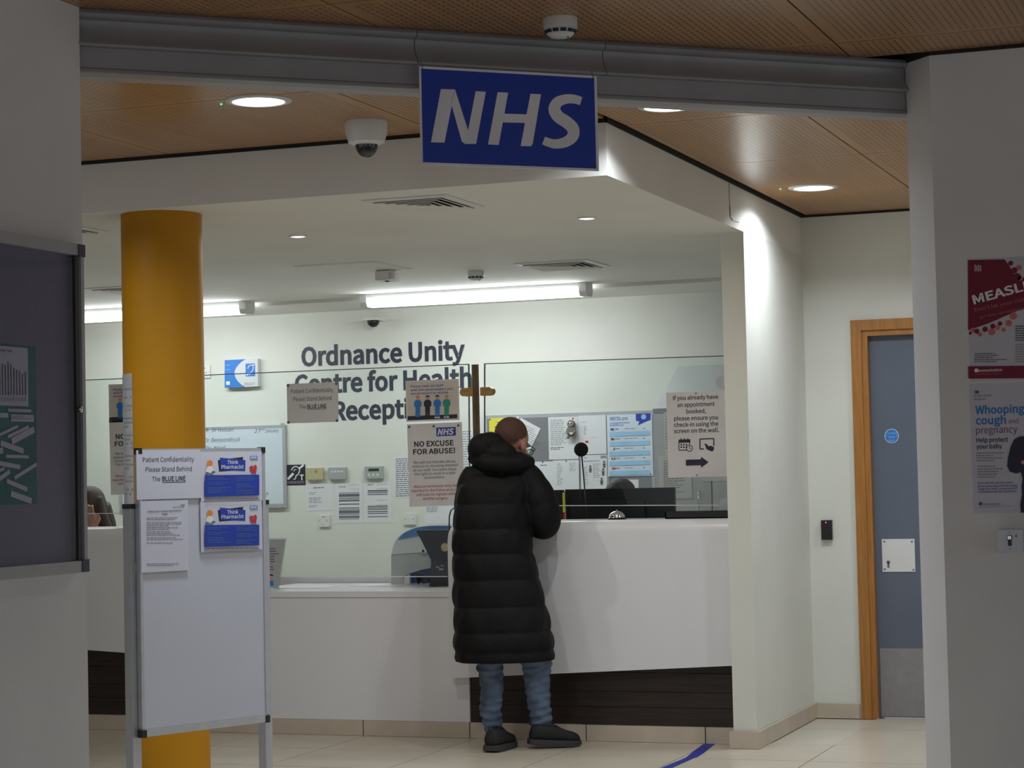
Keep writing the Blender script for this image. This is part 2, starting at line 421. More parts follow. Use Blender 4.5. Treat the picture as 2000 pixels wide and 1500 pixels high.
# ceilings
ceil = struct(box('ceiling', (-9, -3, CE+.018), (5, YD+.4, CE+.12), DARKGAP))
def clip(poly, p, n):
    out = []
    for i in range(len(poly)):
        a, b = poly[i], poly[(i+1) % len(poly)]; da = (a[0]-p[0])*n[0]+(a[1]-p[1])*n[1]; db = (b[0]-p[0])*n[0]+(b[1]-p[1])*n[1]
        if da >= 0: out.append(a)
        if da*db < 0: t = da/(da-db); out.append((a[0]+(b[0]-a[0])*t, a[1]+(b[1]-a[1])*t))
    return out
def area(p): return abs(sum(p[i][0]*p[(i+1) % len(p)][1]-p[(i+1) % len(p)][0]*p[i][1] for i in range(len(p))))/2
def ceil_panel(poly):
    if len(poly) < 3 or area(poly) < .004: return
    bm = bmesh.new(); addprism(bm, [Vector((x, y, CE)) for x, y in poly], Vector((0, 0, .017))); mk('ceiling_panel', bm, WOODC, ceil)
def cells(xs, ys):
    for a, b in zip(xs, xs[1:]):
        for c, d in zip(ys, ys[1:]):
            g = .003; yield [(a+g, c+g), (b-g, c+g), (b-g, d-g), (a+g, d-g)]
p0 = (SH0.x, SH0.y); nn = (sh_n.x, sh_n.y)
YS_IN = [5.4, 6.63, 7.83, 9.03, 10.23, 11.43]
for c in cells([-6.67, -5.47, -4.27, -3.075, -1.69, -.49, .71], YS_IN):
    c = clip(c, (SH0.x-sh_n.x*.2, SH0.y-sh_n.y*.2), (-nn[0], -nn[1]))
    if len(c) < 3: continue
    a = clip(clip(c, (XP, 0), (-1, 0)), (0, YBK-.03), (0, -1))
    b = clip(clip(c, (XP+.0 if min(p[1] for p in c) < YBK-.1 and False else XP, 0), (1, 0)), (0, YD-.025), (0, -1))
    b = clip(b, (XP, 0), (1, 0)) if b else b
    if len(a) >= 3: ceil_panel(a)
    if len(b) >= 3:
        if max(p[1] for p in b) > YBK: b = [(max(p[0], XP+(.03 if p[1] > YBK-.04 else 0)), p[1]) for p in b]
        ceil_panel(b)
for c in cells([-3.713, -2.513, -1.313, -.113, 1.087], [1.83, 3.03, 4.23, 5.43, 6.63, 7.83]):
    c = clip(clip(c, p0, nn), (0, YR-.012), (0, -1))
    if len(c) >= 3: ceil_panel(c)

# reception ceiling block with its bulkhead faces
bulk = struct(box('ceiling_bulkhead', (-8.5, YBK, SO), (XP, YB+.2, CE+.017), CEILW))
bm = bmesh.new(); ck = [(1424, 358), (1424.5, 385), (1425.5, 402), (1426.5, 424), (1431, 431), (1443, 434.5)]
for (xa_, ya_), (xb_, yb2_) in zip(ck, ck[1:]):
    w_ = .5 if ya_ < 395 else 1.1
    q_ = [(xa_-w_, ya_), (xb_-w_, yb2_+.6), (xb_+w_, yb2_-.6), (xa_+w_, ya_)]
    bm.faces.new([bm.verts.new(onx(x_, y_, XP+.0008)) for x_, y_ in q_])
mk('crack', bm, mat('crack_dirt', (.20, .17, .13), .9), bulk)
struct(box('trim_1', (-8.5, 12.06, SO-.022), (XPL, YB, SO+.001), CEILW))
# dark strips that paint in the shadow line between walls and wood ceiling
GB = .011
struct(box('shade_strip_1', (-8.5, YBK-.006, CE-GB), (XP+.006, YBK, CE+.016), DARKGAP)); struct(box('shade_strip_2', (XP, YBK-.006, CE-GB), (XP+.006, YD, CE+.016), DARKGAP)); struct(box('shade_strip_3', (XP, YD-.006, CE-GB), (4.5, YD, CE+.016), DARKGAP))
# walls
struct(box('wall_back', (-8.5, YB, 0), (XPL, YB+.2, SO), WHITE))
struct(box('wall_side', (XPL, YPF, 0), (XP, YB, SO+.001), WHITE))
struct(box('wall_end', (-8.7, 4.0, 0), (-8.5, YB+.2, CE), WHITE))
DX0 = ony(1704, 1000, YD).x; DX1 = DX0 + .90; DZ = ony(1703, 656, YD).z
bm = bmesh.new()
addbox(bm, (XP, YD, 0), (DX0-.04, YD+.2, CE+.017)); addbox(bm, (DX0-.04, YD, DZ+.04), (DX1+.04, YD+.2, CE+.017)); addbox(bm, (DX1+.04, YD, 0), (4.5, YD+.2, CE+.017))
struct(mk('wall_door', bm, WHITE))
struct(box('wall_left', (XL-.3, -2.5, 0), (XL, YLE, CE+.017), WALLF))
FA = onz(1768, 118, CE); FB = onz(1815, 103, CE); FB.y = YR
bm = bmesh.new()
pts = [Vector((FA.x, FA.y, 0)), Vector((FB.x, YR, 0)), Vector((4.5, YR, 0)), Vector((4.5, YR+.3, 0)), Vector((FA.x+.05, YR+.3, 0))]
addprism(bm, pts, Vector((0, 0, CE+.017))); struct(mk('wall_right', bm, WALLF))
struct(box('shade_strip_4', (FB.x, YR-.006, CE-GB), (4.5, YR, CE+.016), DARKGAP))  # painted-in shadow line again, along the right wall and its angled face
fd = (Vector((FB.x, YR, 0))-Vector((FA.x, FA.y, 0))); fl = fd.length; fd.normalize(); struct(box('shade_strip_5', (0, -.006, CE-GB), (fl, 0, CE+.016), DARKGAP, None, 0, frameM(Vector((FA.x, FA.y, 0)), fd, Vector((-fd.y, fd.x, 0)), Vector((0, 0, 1)))))

# skirtings: tiled plinth under the counter, tile skirting round the post and the door wall
pl = empty('baseboard_counter', Vector((-5, YC, 0)), None, None) if False else None
bm = bmesh.new(); addbox(bm, (-8.5, YC+.004, 0), (XPL, YC+.03, .077)); plinth = struct(mk('baseboard_counter', bm, GROUT))
xs = [ony(x, 1425, YC).x for x in (528, 710, 918, 1145, 1378)]
xs = [xs[0]-.56*k for k in range(5, 0, -1)] + xs + [XPL-.002]
for a, b in zip(xs, xs[1:]): box('skirting_tile', (a+.003, YC-.004, .001), (b-.003, YC+.012, .078), SKIRT, plinth, .002)
sk = struct(box('baseboard_side', (XPL-.01, YPF-.01, 0), (XP+.008, YD, .07), GROUT))
box('skirting_tile', (XPL-.016, YPF-.018, .001), (XP+.014, YPF-.008, .082), SKIRT, sk, .002)
for k in range(3):
    a = YPF-.006 + k*.44; b = min(a+.438, YD-.002); box('skirting_tile', (XP+.002, a, .001), (XP+.014, b, .080), SKIRT, sk, .002)
sk2 = struct(box('baseboard_door', (XP+.01, YD-.008, 0), (DX0-.10, YD, .07), GROUT))
box('skirting_tile', (XP+.014, YD-.013, .001), (DX0-.095, YD-.004, .076), SKIRT, sk2, .002)

# door
dr = struct(box('door_1', (DX0, YD+.04, .006), (DX1, YD+.084, DZ), DOORG, None, .002))
def addL(name, w0, w1, y0, y1, m):
    bm = bmesh.new()
    addbox(bm, (DX0-w1, y0, 0), (DX0-w0, y1, DZ+w0)); addbox(bm, (DX1+w0, y0, 0), (DX1+w1, y1, DZ+w0)); addbox(bm, (DX0-w1, y0, DZ+w0), (DX1+w1, y1, DZ+w1))
    return mk(name, bm, m, dr, False, .003)
addL('architrave', .03, .085, YD-.018, YD+.002, OAK); addL('door_lining', .0, .032, YD-.004, YD+.12, OAK); addL('door_stop', -.014, .002, YD+.086, YD+.11, OAK)
sf = Surf((0, YD+.04, 0), (0, -1, 0), (1, 0, 0))
k0, k1 = sf.pt(1707, 1266).z, .01
box('kick_plate', (DX0+.01, YD+.037, k1), (DX1-.01, YD+.0405, k0), KICK, dr, .001)
s = Sheet('lock_plate', None, None, sf, 1722, 1053, 1786, 1117, ALU, .003, parent=dr, bevel=.0012); s.o.data.materials[0] = WPL
for q in ((1727, 1058), (1781, 1058), (1728, 1112), (1784, 1113)): s.disc('screw', INKG, q[0], q[1], 2, 10)
s.disc('keyhole', INKG, 1735, 1098, 3.4, 12); s.rect('keyhole', INKG, 1733, 1099, 1737, 1109)
s.o['label'] = 'square white metal plate with keyhole'
for k in s.order:
    bm_, m_, e_ = s.sets[k]; mk(k[0], bm_, m_, s.o)
s = Sheet('door_sign', None, None, sf, 1740, 850, 1742, 852, BLUEL, .001, parent=dr)
s.disc('sign_disc', WINK, 1741.5, 851.5, 14, 28); s.disc('sign_face', BLUEL, 1741.5, 851.5, 13, 28)
for t_, y_ in (('Fire door', 848), ('keep', 855), ('shut', 862)): s.text('sign_text', SKYB, t_, 1741.5, y_, None, 4.2, center=True)
s.disc('sign_text', SKYB, 1731, 852, 1.2, 8); s.disc('sign_text', SKYB, 1752, 851.5, 1.2, 8)
for k in s.order:
    bm_, m_, e_ = s.sets[k]; mk(k[0], bm_, m_, s.o)

# roller shutter housing over the opening
SHM = lambda L0: frameM(Vector((SH0.x, SH0.y, CE)) + sh_d*L0, sh_n, sh_d, Vector((0, 0, 1)))
def sweep(name, prof, a, b, m, parent, smooth='auto'):
    bm = bmesh.new(); rings = []
    for L0 in (a, b): M = SHM(L0); rings.append([bm.verts.new(M @ Vector((p[0], 0, p[1]))) for p in prof])
    n = len(prof)
    for i in range(n): bm.faces.new((rings[0][i], rings[0][(i+1) % n], rings[1][(i+1) % n], rings[1][i]))
    bm.faces.new(rings[0]); bm.faces.new(rings[1][::-1])
    return mk(name, bm, m, parent, smooth)
hood = [(-.19, 0), (.006, 0), (.013, -.006), (.016, -.013), (.013, -.020), (.004, -.025), (-.008, -.028), (-.011, -.036), (-.011, -.048), (-.007, -.062), (0, -.075), (.009, -.087), (.017, -.095), (.020, -.101), (.016, -.106), (0, -.108), (-.19, -.108)]
shut = empty('roller_shutter', SH0 + sh_d*(SHL/2) + Vector((0, 0, -.18)), 'long grey metal roller shutter housing spanning the opening under the wood ceiling', 'shutter')
def t_on(x, y):
    P = onp(x, y, Vector((SH0.x, SH0.y, CE)), sh_n); return (P - SH0).dot(sh_d)
seams = [-.35, t_on(812, 105), t_on(1180, 120), SHL+.09]
for a, b in zip(seams, seams[1:]): sweep('hood_section', hood, a+.0012, b-.0012, STEEL, shut)
sweep('fascia', [(-.185, -.107), (-.004, -.107), (-.004, -.168), (-.185, -.168)], -.35, SHL+.09, STEEL, shut)
sweep('bottom_bar', [(-.06, -.166), (.0, -.166), (.003, -.169), (.003, -.177), (0, -.180), (-.06, -.180)], -.35, SHL+.09, mat('shutter_bar_metal', (.27, .27, .28), .45, .06, 6, metal=.35), shut)

# yellow column
PC = onz(315, 410, SO); dv = Vector((PC.x, PC.y, 0)).normalized(); PR = .1695; PCc = Vector((PC.x, PC.y, 0)) + dv*PR
tag(lathe('round_column', [(PR, 0), (PR, SO)], Matrix.Translation(PCc), YELLOW, n=64), 'thick round column painted mustard yellow behind the whiteboard easel', 'column')

# ================================================================== COUNTER
YW = YC - .055
cx_end = ony(876, 1150, YW).x; cx_post = XPL - .002
def wing(name, label, xa, xb, za, zb, ztop, end, depth=.42):
    """high counter: front panel with rounded top edge; lower edge runs from za (at xa) to zb (at xb); end: which end is rounded ('a'/'b')"""
    R = .055; bm = bmesh.new(); secs = []
    def sec(x, zt):
        zb_ = za + (zb-za)*(x-xa)/(xb-xa); pr = [(YW, zb_), (YW, zt-R)]
        for k in range(1, 7):
            t = math.pi/2*k/6; pr.append((YW+R-R*math.cos(t), zt-R+R*math.sin(t)))
        pr += [(YW+depth, zt), (YW+depth, zt-.05), (YW+.05, zt-.06), (YW+.05, zb_)]
        return [bm.verts.new((x, y, z)) for y, z in pr]
    E = .045
    if end == 'a': xs_ = [(xa + E*(1-math.cos(math.pi/2*k/5)), ztop - E + E*math.sin(math.pi/2*k/5)) for k in range(6)] + [(xb, ztop)]
    else: xs_ = [(xa, ztop)] + [(xb - E*(1-math.cos(math.pi/2*k/5)), ztop - E + E*math.sin(math.pi/2*k/5)) for k in range(5, -1, -1)]
    rings = [sec(*q) for q in xs_]; n = len(rings[0])
    for a, b in zip(rings, rings[1:]):
        for i in range(n): bm.faces.new((a[i], b[i], b[(i+1) % n], a[(i+1) % n]))
    bm.faces.new(rings[0][::-1]); bm.faces.new(rings[-1])
    return tag(mk(name, bm, LAM, None, 'auto'), label, 'counter')
ZT = ony(1250, 1016, YW).z
w1 = wing('counter_wing', 'high white reception counter the man leans on, lower edge rising towards the post', cx_end, cx_post, ony(885, 1325, YW).z, ony(1430, 1300, YW).z, ZT, 'a')
lx_end = ony(448, 1150, YW).x
w2 = wing('counter_wing', 'high white reception counter behind the yellow column where the woman sits', -8.3, lx_end, ony(170, 1254, YW).z+.08, ony(235, 1258, YW).z-.08, ony(200, 1032, YW).z, 'b')
# low counter
lowx = ony(917.5, 1380, YC).x; ZL = ony(700, 1155, YC).z
low = empty('low_counter', Vector(((lx_end+lowx)/2, YC, .078)), 'low white desk section between the two high counters with plain front panel', 'counter')
box('front_panel', (lx_end-.25, YC, .079), (lowx, YC+.03, ZL-.032), LAM, low, .001)
box('worktop', (lx_end-.02, YC-.004, ZL-.03), (cx_end+.03, YC+.80, ZL), LAM, low, .004)
box('upstand', (lx_end-.2, YC+.80, ZL-.03), (cx_end+.03, YC+.815, ZL+.035), LAM, low, .002)
box('side_panel', (lx_end-.25, YC+.03, 0), (lx_end-.22, YC+.78, ZL-.031), LAM, low)
box('side_panel', (lowx-.03, YC+.03, 0), (lowx, YC+.78, ZL-.031), LAM, low)
# dark timber recess under the wings
def recess(x0, x1, z1, label):
    e = empty('plinth_cladding', Vector(((x0+x1)/2, YC+.03, .078)), label, 'panelling')
    z = .079; hs = [.088, .075, .092, .10, .12]
    box('backing', (x0, YC+.03, .078), (x1, YC+.045, z1), DARKGAP, e)
    for h in hs:
        if z > z1-.02: break
        zt = min(z+h, z1); box('plank', (x0, YC+.012, z+.001), (x1, YC+.03, zt-.001), DKWOOD, e, .0015); z = zt
recess(lowx+.002, XPL-.002, .44, 'dark brown timber boards recessed under the high counter by the post')
recess(-8.3, lx_end-.26, .55, 'dark brown timber boards recessed under the counter left of the column')
# staff desks behind the wings, on panel legs
def desk(x0, x1, label):
    e = empty('staff_desk', Vector(((x0+x1)/2, YC+.7, 0)), label, 'desk')
    box('desk_top', (x0, YC+.10, ZL-.03), (x1, YC+.95, ZL-.002), LAM, e, .003)
    for x in (x0+.03, x1-.06): box('leg', (x, YC+.12, 0), (x+.03, YC+.9, ZL-.03), LAM, e)
desk(lowx+.01, XPL-.01, 'white staff desk behind the high counter, carrying the black monitors')
desk(-8.2, lx_end-.27, 'white staff desk hidden behind the far high counter of the seated woman')

# ---- glass screens on the counter
def glass(name, label, outline, sub=()):
    """outline in photo pixels on the glass plane, clockwise from top-left"""
    P = [onp(x, y, Vector((0, YG-.005, 0)), Vector((0, -1, 0))) for x, y in outline]
    e = empty(name, Vector((P[0].x, YG, P[-1].z)), label, 'glass screen')
    bm = bmesh.new(); addprism(bm, P, Vector((0, .010, 0))); mk('pane', bm, GLASS, e)
    n = len(P)
    for i in range(n):
        a, b = P[i], P[(i+1) % n]; d = (b-a).normalized(); nrm = Vector((d.z, 0, -d.x)); bm = bmesh.new()
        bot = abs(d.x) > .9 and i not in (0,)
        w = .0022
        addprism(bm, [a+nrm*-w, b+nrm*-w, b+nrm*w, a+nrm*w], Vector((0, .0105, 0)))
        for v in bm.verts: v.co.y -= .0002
        mk('pane_edge', bm, GEDGE_GLINT if bot else GEDGE, e)
    return e
yt = lambda x: 742.5 + (x-164.5)*(711.5-742.5)/(912.9-164.5)
G1 = glass('glass_screen', 'clear glass screen above the counter left of the column', [(60, yt(60)), (300, yt(300)), (300, 1002.6), (60, 1003.5)])
G2 = glass('glass_screen', 'clear glass screen over the low desk, carrying the notices by the pole', [(303, yt(303)), (915, yt(915)), (917, 990), (888, 991), (880, 997), (877, 1008), (874, 1126), (472, 1127.2), (471, 1002), (303, 1002.6)])
G3 = glass('glass_screen', 'clear glass screen between the bronze pole and the post', [(946, 710.4), (1422, 694.8), (1424, 986.5), (946, 988)])
# bronze pole with clamps
pb = ony(931, 860, YG); pz1 = ony(929.5, 712, YG).z
pole = empty('screen_pole', Vector((pb.x, YG, ZT)), 'ribbed bronze pole with rounded brass clamps joining two glass screens', 'pole')
bm = bmesh.new(); n = 36; ra = [[], []]
for k, z in enumerate((ZT, pz1)):
    for i in range(n):
        r = .0185 if i % 3 else .0155; a = 2*math.pi*i/n; ra[k].append(bm.verts.new((pb.x+r*math.cos(a), YG+r*math.sin(a), z)))
for i in range(n): bm.faces.new((ra[0][i], ra[0][(i+1) % n], ra[1][(i+1) % n], ra[1][i]))
bm.faces.new(ra[0][::-1]); bm.faces.new(ra[1]); mk('post', bm, BRONZE, pole)
def clamp(xa, xb, y0, y1):
    A = ony(xa, y0, YG-.02); B = ony(xb, y0, YG-.02); z0 = ony(xa, y1, YG-.02).z; bm = bmesh.new(); pts = []; r = (A.z-z0)/2; zc = (A.z+z0)/2
    left = xa < 930
    for k in range(13):
        t = math.pi/2 + math.pi*k/12 if left else -math.pi/2 + math.pi*k/12
        cxx = A.x + r if left else B.x - r; pts.append(Vector((cxx + r*math.cos(t), YG-.024, zc + r*math.sin(t))))
    xo = B.x if left else A.x
    pts = pts + [Vector((xo, YG-.024, zc-r)), Vector((xo, YG-.024, zc+r))] if left else pts + [Vector((xo, YG-.024, zc+r)), Vector((xo, YG-.024, zc-r))]
    addprism(bm, pts, Vector((0, .048, 0))); c = mk('clamp', bm, BRASS, pole, False, .003)
    for dx in (.35, .6):
        X = A.x + (B.x-A.x)*(dx if left else 1-dx); lathe('screw', [(.004, 0), (.004, .002)], Matrix.Translation((X, YG-.0245, zc + r*.3)) @ Matrix.Rotation(math.pi/2, 4, 'X'), INKG, c, 10)
clamp(898, 924, 758, 774.5); clamp(938, 962, 756.5, 773)
lathe('foot', [(.035, 0), (.035, .006), (.02, .01)], Matrix.Translation((pb.x, YG, ZT)), BRONZE, pole)
for (x, y), lab in (((1409, 746), 'upper round chrome glass clamp on the post edge above the check-in notice'), ((1416, 985), 'lower round chrome glass clamp on the post edge below the check-in notice')):
    P = ony(x, y, YG-.02); e = empty('glass_clamp', P, lab, 'clamp', 'glass clamps on the post')
    lathe('clamp_disc', [(.028, 0), (.031, .003), (.031, .012)], Matrix.Translation((P.x, YG-.006, P.z)) @ Matrix.Rotation(math.pi/2, 4, 'X'), ALU, e)
    lathe('clamp_back', [(.031, 0), (.031, .008)], Matrix.Translation((P.x, YG+.015, P.z)) @ Matrix.Rotation(math.pi/2, 4, 'X'), ALU, e)
    box('clamp_arm', (P.x, YG-.01, P.z-.02), (XPL, YG+.01, P.z+.02), ALU, e)

# ================================================================== CEILING FITTINGS
DOWN = Matrix.Rotation(math.pi, 4, 'X')
def lamp(name, kind, parent, loc, power, color, size=None, sy=None, spread=None, rot=None):
    l = bpy.data.lights.new(name, 'AREA'); l.energy = power; l.color = color; l.shape = kind; l.size = size
    if sy: l.size_y = sy
    if spread: l.spread = spread
    o = bpy.data.objects.new(name, l); COL.objects.link(o); o.parent = parent; o.matrix_parent_inverse = parent.matrix_world.inverted()
    o.matrix_world = Matrix.Translation(loc) @ (rot or Matrix.Identity(4)); return o
def downlight(P, r, label, glow, power, color, group, led=None, spread=2.6):
    e = empty('downlight', P, label, 'downlight', group)
    M = Matrix.Translation(P) @ DOWN
    bm = bmesh.new(); n = 36; prof = [(r, .0), (r*1.0, .004), (r*.80, .008), (r*.78, .003)]
    rings = [[bm.verts.new(M @ Vector((q*math.cos(2*math.pi*i/n), q*math.sin(2*math.pi*i/n), h))) for i in range(n)] for q, h in prof]
    for a, b in zip(rings, rings[1:]):
        for i in range(n): bm.faces.new((a[i], a[(i+1) % n], b[(i+1) % n], b[i]))
    mk('bezel', bm, WPL, e, True)
    lathe('diffuser', [(r*.79, .001), (r*.79, .0045), (r*.4, .008), (0, .009)], M, glow, e, 32)
    lamp('light', 'DISK', e, P - Vector((0, 0, .014)), power, color, r*1.5, spread=spread)
    if led: lathe('indicator', [(.004, 0), (.003, .003)], Matrix.Translation(led) @ DOWN, LEDG, e, 10)
    return e
DC = (.86, .93, 1.0)
downlight(onz(505, 196, CE), .118, 'bright round downlight in the wood ceiling left of the blue sign', GLOW, DOWN_W*1.5, DC, 'wood ceiling downlights', onz(432, 203, CE))
downlight(onz(1304, 207, CE), .110, 'bright round downlight half hidden by the shutter edge right of the blue sign', GLOW, DOWN_W, DC, 'wood ceiling downlights')
downlight(onz(1588, 365.5, CE), .118, 'bright round downlight in the wood ceiling beside the post', GLOW, DOWN_W, DC, 'wood ceiling downlights', onz(1524, 369, CE))
for x_, y_, lab in ((-4.75, 6.70, 'unseen downlight added in the wood ceiling over the lobby left of the yellow column'), (-.80, 8.72, 'unseen downlight added in the wood ceiling over the grey door approach, nearer the shutter'), (-.80, 10.2, 'unseen downlight added in the wood ceiling right in front of the grey door')):  # unseen downlights, added for more lobby light on an assumed grid
    downlight(Vector((x_, y_, CE)), .118, lab, GLOW, DOWN_W, DC, 'wood ceiling downlights')
SC = (1.0, .95, .88)
downlight(onz(582, 460, SO), .045, 'small recessed spot in the white soffit above the loop box', GLOWS, SMALL_W, SC, 'small soffit spots', spread=3.0)
downlight(onz(1146, 424.5, SO), .045, 'small recessed spot in the white soffit right of the big vent', GLOWS, SMALL_W, SC, 'small soffit spots', spread=3.0)

def batten(xa, xb, y, label):
    """surface fluorescent batten with prismatic diffuser"""
    e = empty('tube_light', Vector(((xa+xb)/2, y, SO)), label, 'tube light', 'fluorescent battens')
    box('body', (xa+.03, y-.055, SO-.034), (xb-.03, y+.055, SO), WPL, e, .004)
    bm = bmesh.new(); pr = [(y-.062, SO-.030), (y-.064, SO-.052), (y-.048, SO-.078), (y+.048, SO-.078), (y+.064, SO-.052), (y+.062, SO-.030)]
    addprism(bm, [Vector((xa+.045, *p)) for p in pr], Vector((xb-xa-.09, 0, 0))); mk('diffuser', bm, GLOWT, e, False)
    for x in (xa, xb-.045):
        bm = bmesh.new(); addprism(bm, [Vector((x, *p)) for p in [(y-.066, SO), (y-.066, SO-.052), (y-.05, SO-.080), (y+.05, SO-.080), (y+.066, SO-.052), (y+.066, SO)]], Vector((.045, 0, 0))); mk('end_cap', bm, WPL, e, False, .002)
    lamp('light', 'RECTANGLE', e, Vector(((xa+xb)/2, y, SO-.082)), TUBE_W, (.90, .96, 1.0), xb-xa-.1, .09)
    for sg in (-1, 1): lamp('side_light', 'RECTANGLE', e, Vector(((xa+xb)/2, y+sg*.068, SO-.055)), TUBE_W*.30, (.90, .96, 1.0), xb-xa-.1, .03, rot=Matrix.Rotation(math.radians(sg*90), 4, 'X'))
YT = 11.94
batten(ony(703, 600, YT-.06).x, ony(1145, 570, YT-.06).x, YT, 'long glowing fluorescent batten above the wall lettering')
batten(-7.62, ony(480, 600, YT-.06).x, YT, 'long glowing fluorescent batten passing behind the yellow column')

def vent(P, w, d, label):
    e = empty('ceiling_vent', P, label, 'vent', 'square ceiling vents')
    box('backing', (P.x-w/2+.03, P.y-d/2+.03, SO-.001), (P.x+w/2-.03, P.y+d/2-.03, SO-.0003), DARKGAP, e)
    def ring(name, a0, b0, z0, a1, b1, z1, m):
        bm = bmesh.new()
        o_ = [bm.verts.new((P.x+sx*a0, P.y+sy*b0, z0)) for sx, sy in ((-1, -1), (1, -1), (1, 1), (-1, 1))]
        i_ = [bm.verts.new((P.x+sx*a1, P.y+sy*b1, z1)) for sx, sy in ((-1, -1), (1, -1), (1, 1), (-1, 1))]
        o2 = [bm.verts.new(v.co + Vector((0, 0, .003))) for v in o_]; i2 = [bm.verts.new(v.co + Vector((0, 0, .003))) for v in i_]
        for k in range(4):
            q = (k+1) % 4; bm.faces.new((o_[k], o_[q], i_[q], i_[k])); bm.faces.new((o2[k], i2[k], i2[q], o2[q])); bm.faces.new((o_[k], o2[k], o2[q], o_[q])); bm.faces.new((i_[k], i_[q], i2[q], i2[k]))
        return mk(name, bm, m, e)
    ring('frame', w/2, d/2, SO-.004, w/2-.03, d/2-.03, SO-.009, WPL)
    a, b = w/2-.036, d/2-.036
    for k in range(4):
        fa, fb = a*(1-k*.22), b*(1-k*.22); ring('louvre', fa, fb, SO-.014, fa-.026, fb-.026, SO-.006, CEILW)
    box('louvre_core', (P.x-a*.16, P.y-b*.16, SO-.016), (P.x+a*.16, P.y+b*.16, SO-.013), CEILW, e)
vent(onz(828, 397, SO), .37, .44, 'square louvred ceiling vent nearest the blue sign')
vent(onz(1099, 517, SO), .41, .42, 'square louvred ceiling vent beyond the smoke detector towards the post')
P = onz(213, 452, SO); vent(P - Vector((.19, .22, 0)), .38, .44, 'square louvred ceiling vent cut off by the left wall, nearer one')
P = onz(163, 563, SO); vent(P + Vector((.2, .21, 0)), .4, .42, 'square louvred ceiling vent left of the column above the batten')

# access hatch with ceiling sensor box
A = onz(572, 519, SO); B = onz(805, 525, SO)
h = empty('access_hatch', Vector(((A.x+B.x)/2, (A.y+B.y)/2, SO)), 'flush square white access hatch in the reception ceiling', 'hatch')
box('hatch_frame', (A.x, A.y, SO-.004), (B.x, B.y, SO), CEILW, h, .001)
box('hatch_door', (A.x+.015, A.y+.015, SO-.006), (B.x-.015, B.y-.015, SO-.0035), CEILW, h, .001)
P = ony(735, 518, 10.5)
h = empty('ceiling_sensor', Vector((P.x+.06, 10.55, SO-.006)), 'white box sensor hanging under the access hatch', 'sensor')
z0 = ony(735, 548, 10.5).z
box('mount', (P.x, 10.5, z0+.05), (P.x+.075, 10.6, SO-.006), GPL, h, .002)
box('sensor_box', (P.x-.004, 10.49, z0), (P.x+.078, 10.62, z0+.05), WPL, h, .005)
box('side_bracket', (P.x+.08, 10.5, z0+.005), (P.x+.105, 10.56, SO-.02), WPL, h, .005)
lathe('lens', [(.012, 0), (.012, .004), (.006, .006)], Matrix.Translation((P.x+.04, 10.55, z0)) @ DOWN, DGREY, h, 14)

def smoke(P, r, label, zc):
    e = empty('smoke_detector', P, label, 'smoke detector', 'smoke detectors')
    M = Matrix.Translation(P) @ DOWN
    lathe('base', [(r*.99, 0), (r, r*.5), (r*.97, r*.62)], M, WPL, e, 32)
    lathe('head', [(r*.93, r*.62), (r*.80, r*.92), (r*.62, r*1.08), (r*.3, r*1.14), (0, r*1.15)], M, WPL, e, 32)
    for k in range(12):
        a = 2*math.pi*k/12; Mk = M @ Matrix.Rotation(a, 4, 'Z') @ Matrix.Translation((r*.86, 0, r*.80)) @ Matrix.Rotation(math.radians(-24), 4, 'Y')
        box('slot', (-r*.03, -r*.17, -r*.10), (r*.035, r*.17, r*.10), INK, e, 0, Mk)
    lathe('indicator', [(.004, 0), (.003, .003)], M @ Matrix.Translation((r*.45, 0, r*1.10)), DGREY, e, 10)
smoke(onz(1094, 36, CE), .051, 'round white smoke detector on the wood ceiling above the blue sign', CE)
smoke(onz(929, 529, SO), .047, 'small round white smoke detector on the reception ceiling', SO)

def dome(P, r, label, up=True, scale=1):
    e = empty('dome_camera', P, label, 'camera', 'dome cameras'); M = Matrix.Translation(P) @ DOWN
    lathe('housing', [(r*1.0, 0), (r*1.0, r*.52), (r*.98, r*.56), (r*.98, r*.60), (r*.86, r*1.0), (r*.66, r*1.12), (r*.55, r*1.12)], M, WPL, e, 36)
    lathe('lens_dome', [(r*.56, r*1.06)] + [(r*.55*math.cos(t*math.pi/16), r*1.10+r*.62*math.sin(t*math.pi/16)) for t in range(9)], M, mat('smoked_dome', (.012, .012, .016), .06, .02, coat=.5), e, 32)
dome(onz(715, 238, CE), .079, 'white dome security camera with dark bubble on the wood ceiling')
# small black dome under the wall boxing
P = ony(729, 626, 12.66); e = empty('dome_camera', Vector((P.x, 12.66, P.z)), 'small black dome camera under the batten on the reception wall', 'camera', 'dome cameras')
box('wall_bracket', (P.x-.05, 12.60, P.z), (P.x+.05, YB, P.z+.012), CEILW, e, .003)
lathe('lens_dome', [(.040, 0)] + [(.039*math.cos(t*math.pi/16), .008+.036*math.sin(t*math.pi/16)) for t in range(9)], Matrix.Translation((P.x, 12.66, P.z)) @ DOWN, BLACKP, e, 28)

# ================================================================== NHS SIGN ON THE SHUTTER
S_SIGN = Surf(Vector((SH0.x, SH0.y, CE)) + sh_n*.035, sh_n, sh_d)
s = Sheet('hanging_sign', 'blue rectangular hanging sign with big white letters on the shutter', 'sign', S_SIGN, 819, 129, 1165, 321, SIGNW, .006)
A, u, v = s.surf.basis(819, 129, 1165, 321); pw = u/346
s.rect('sign_face', NHSB, 822.5, 134, 1160, 316.5)
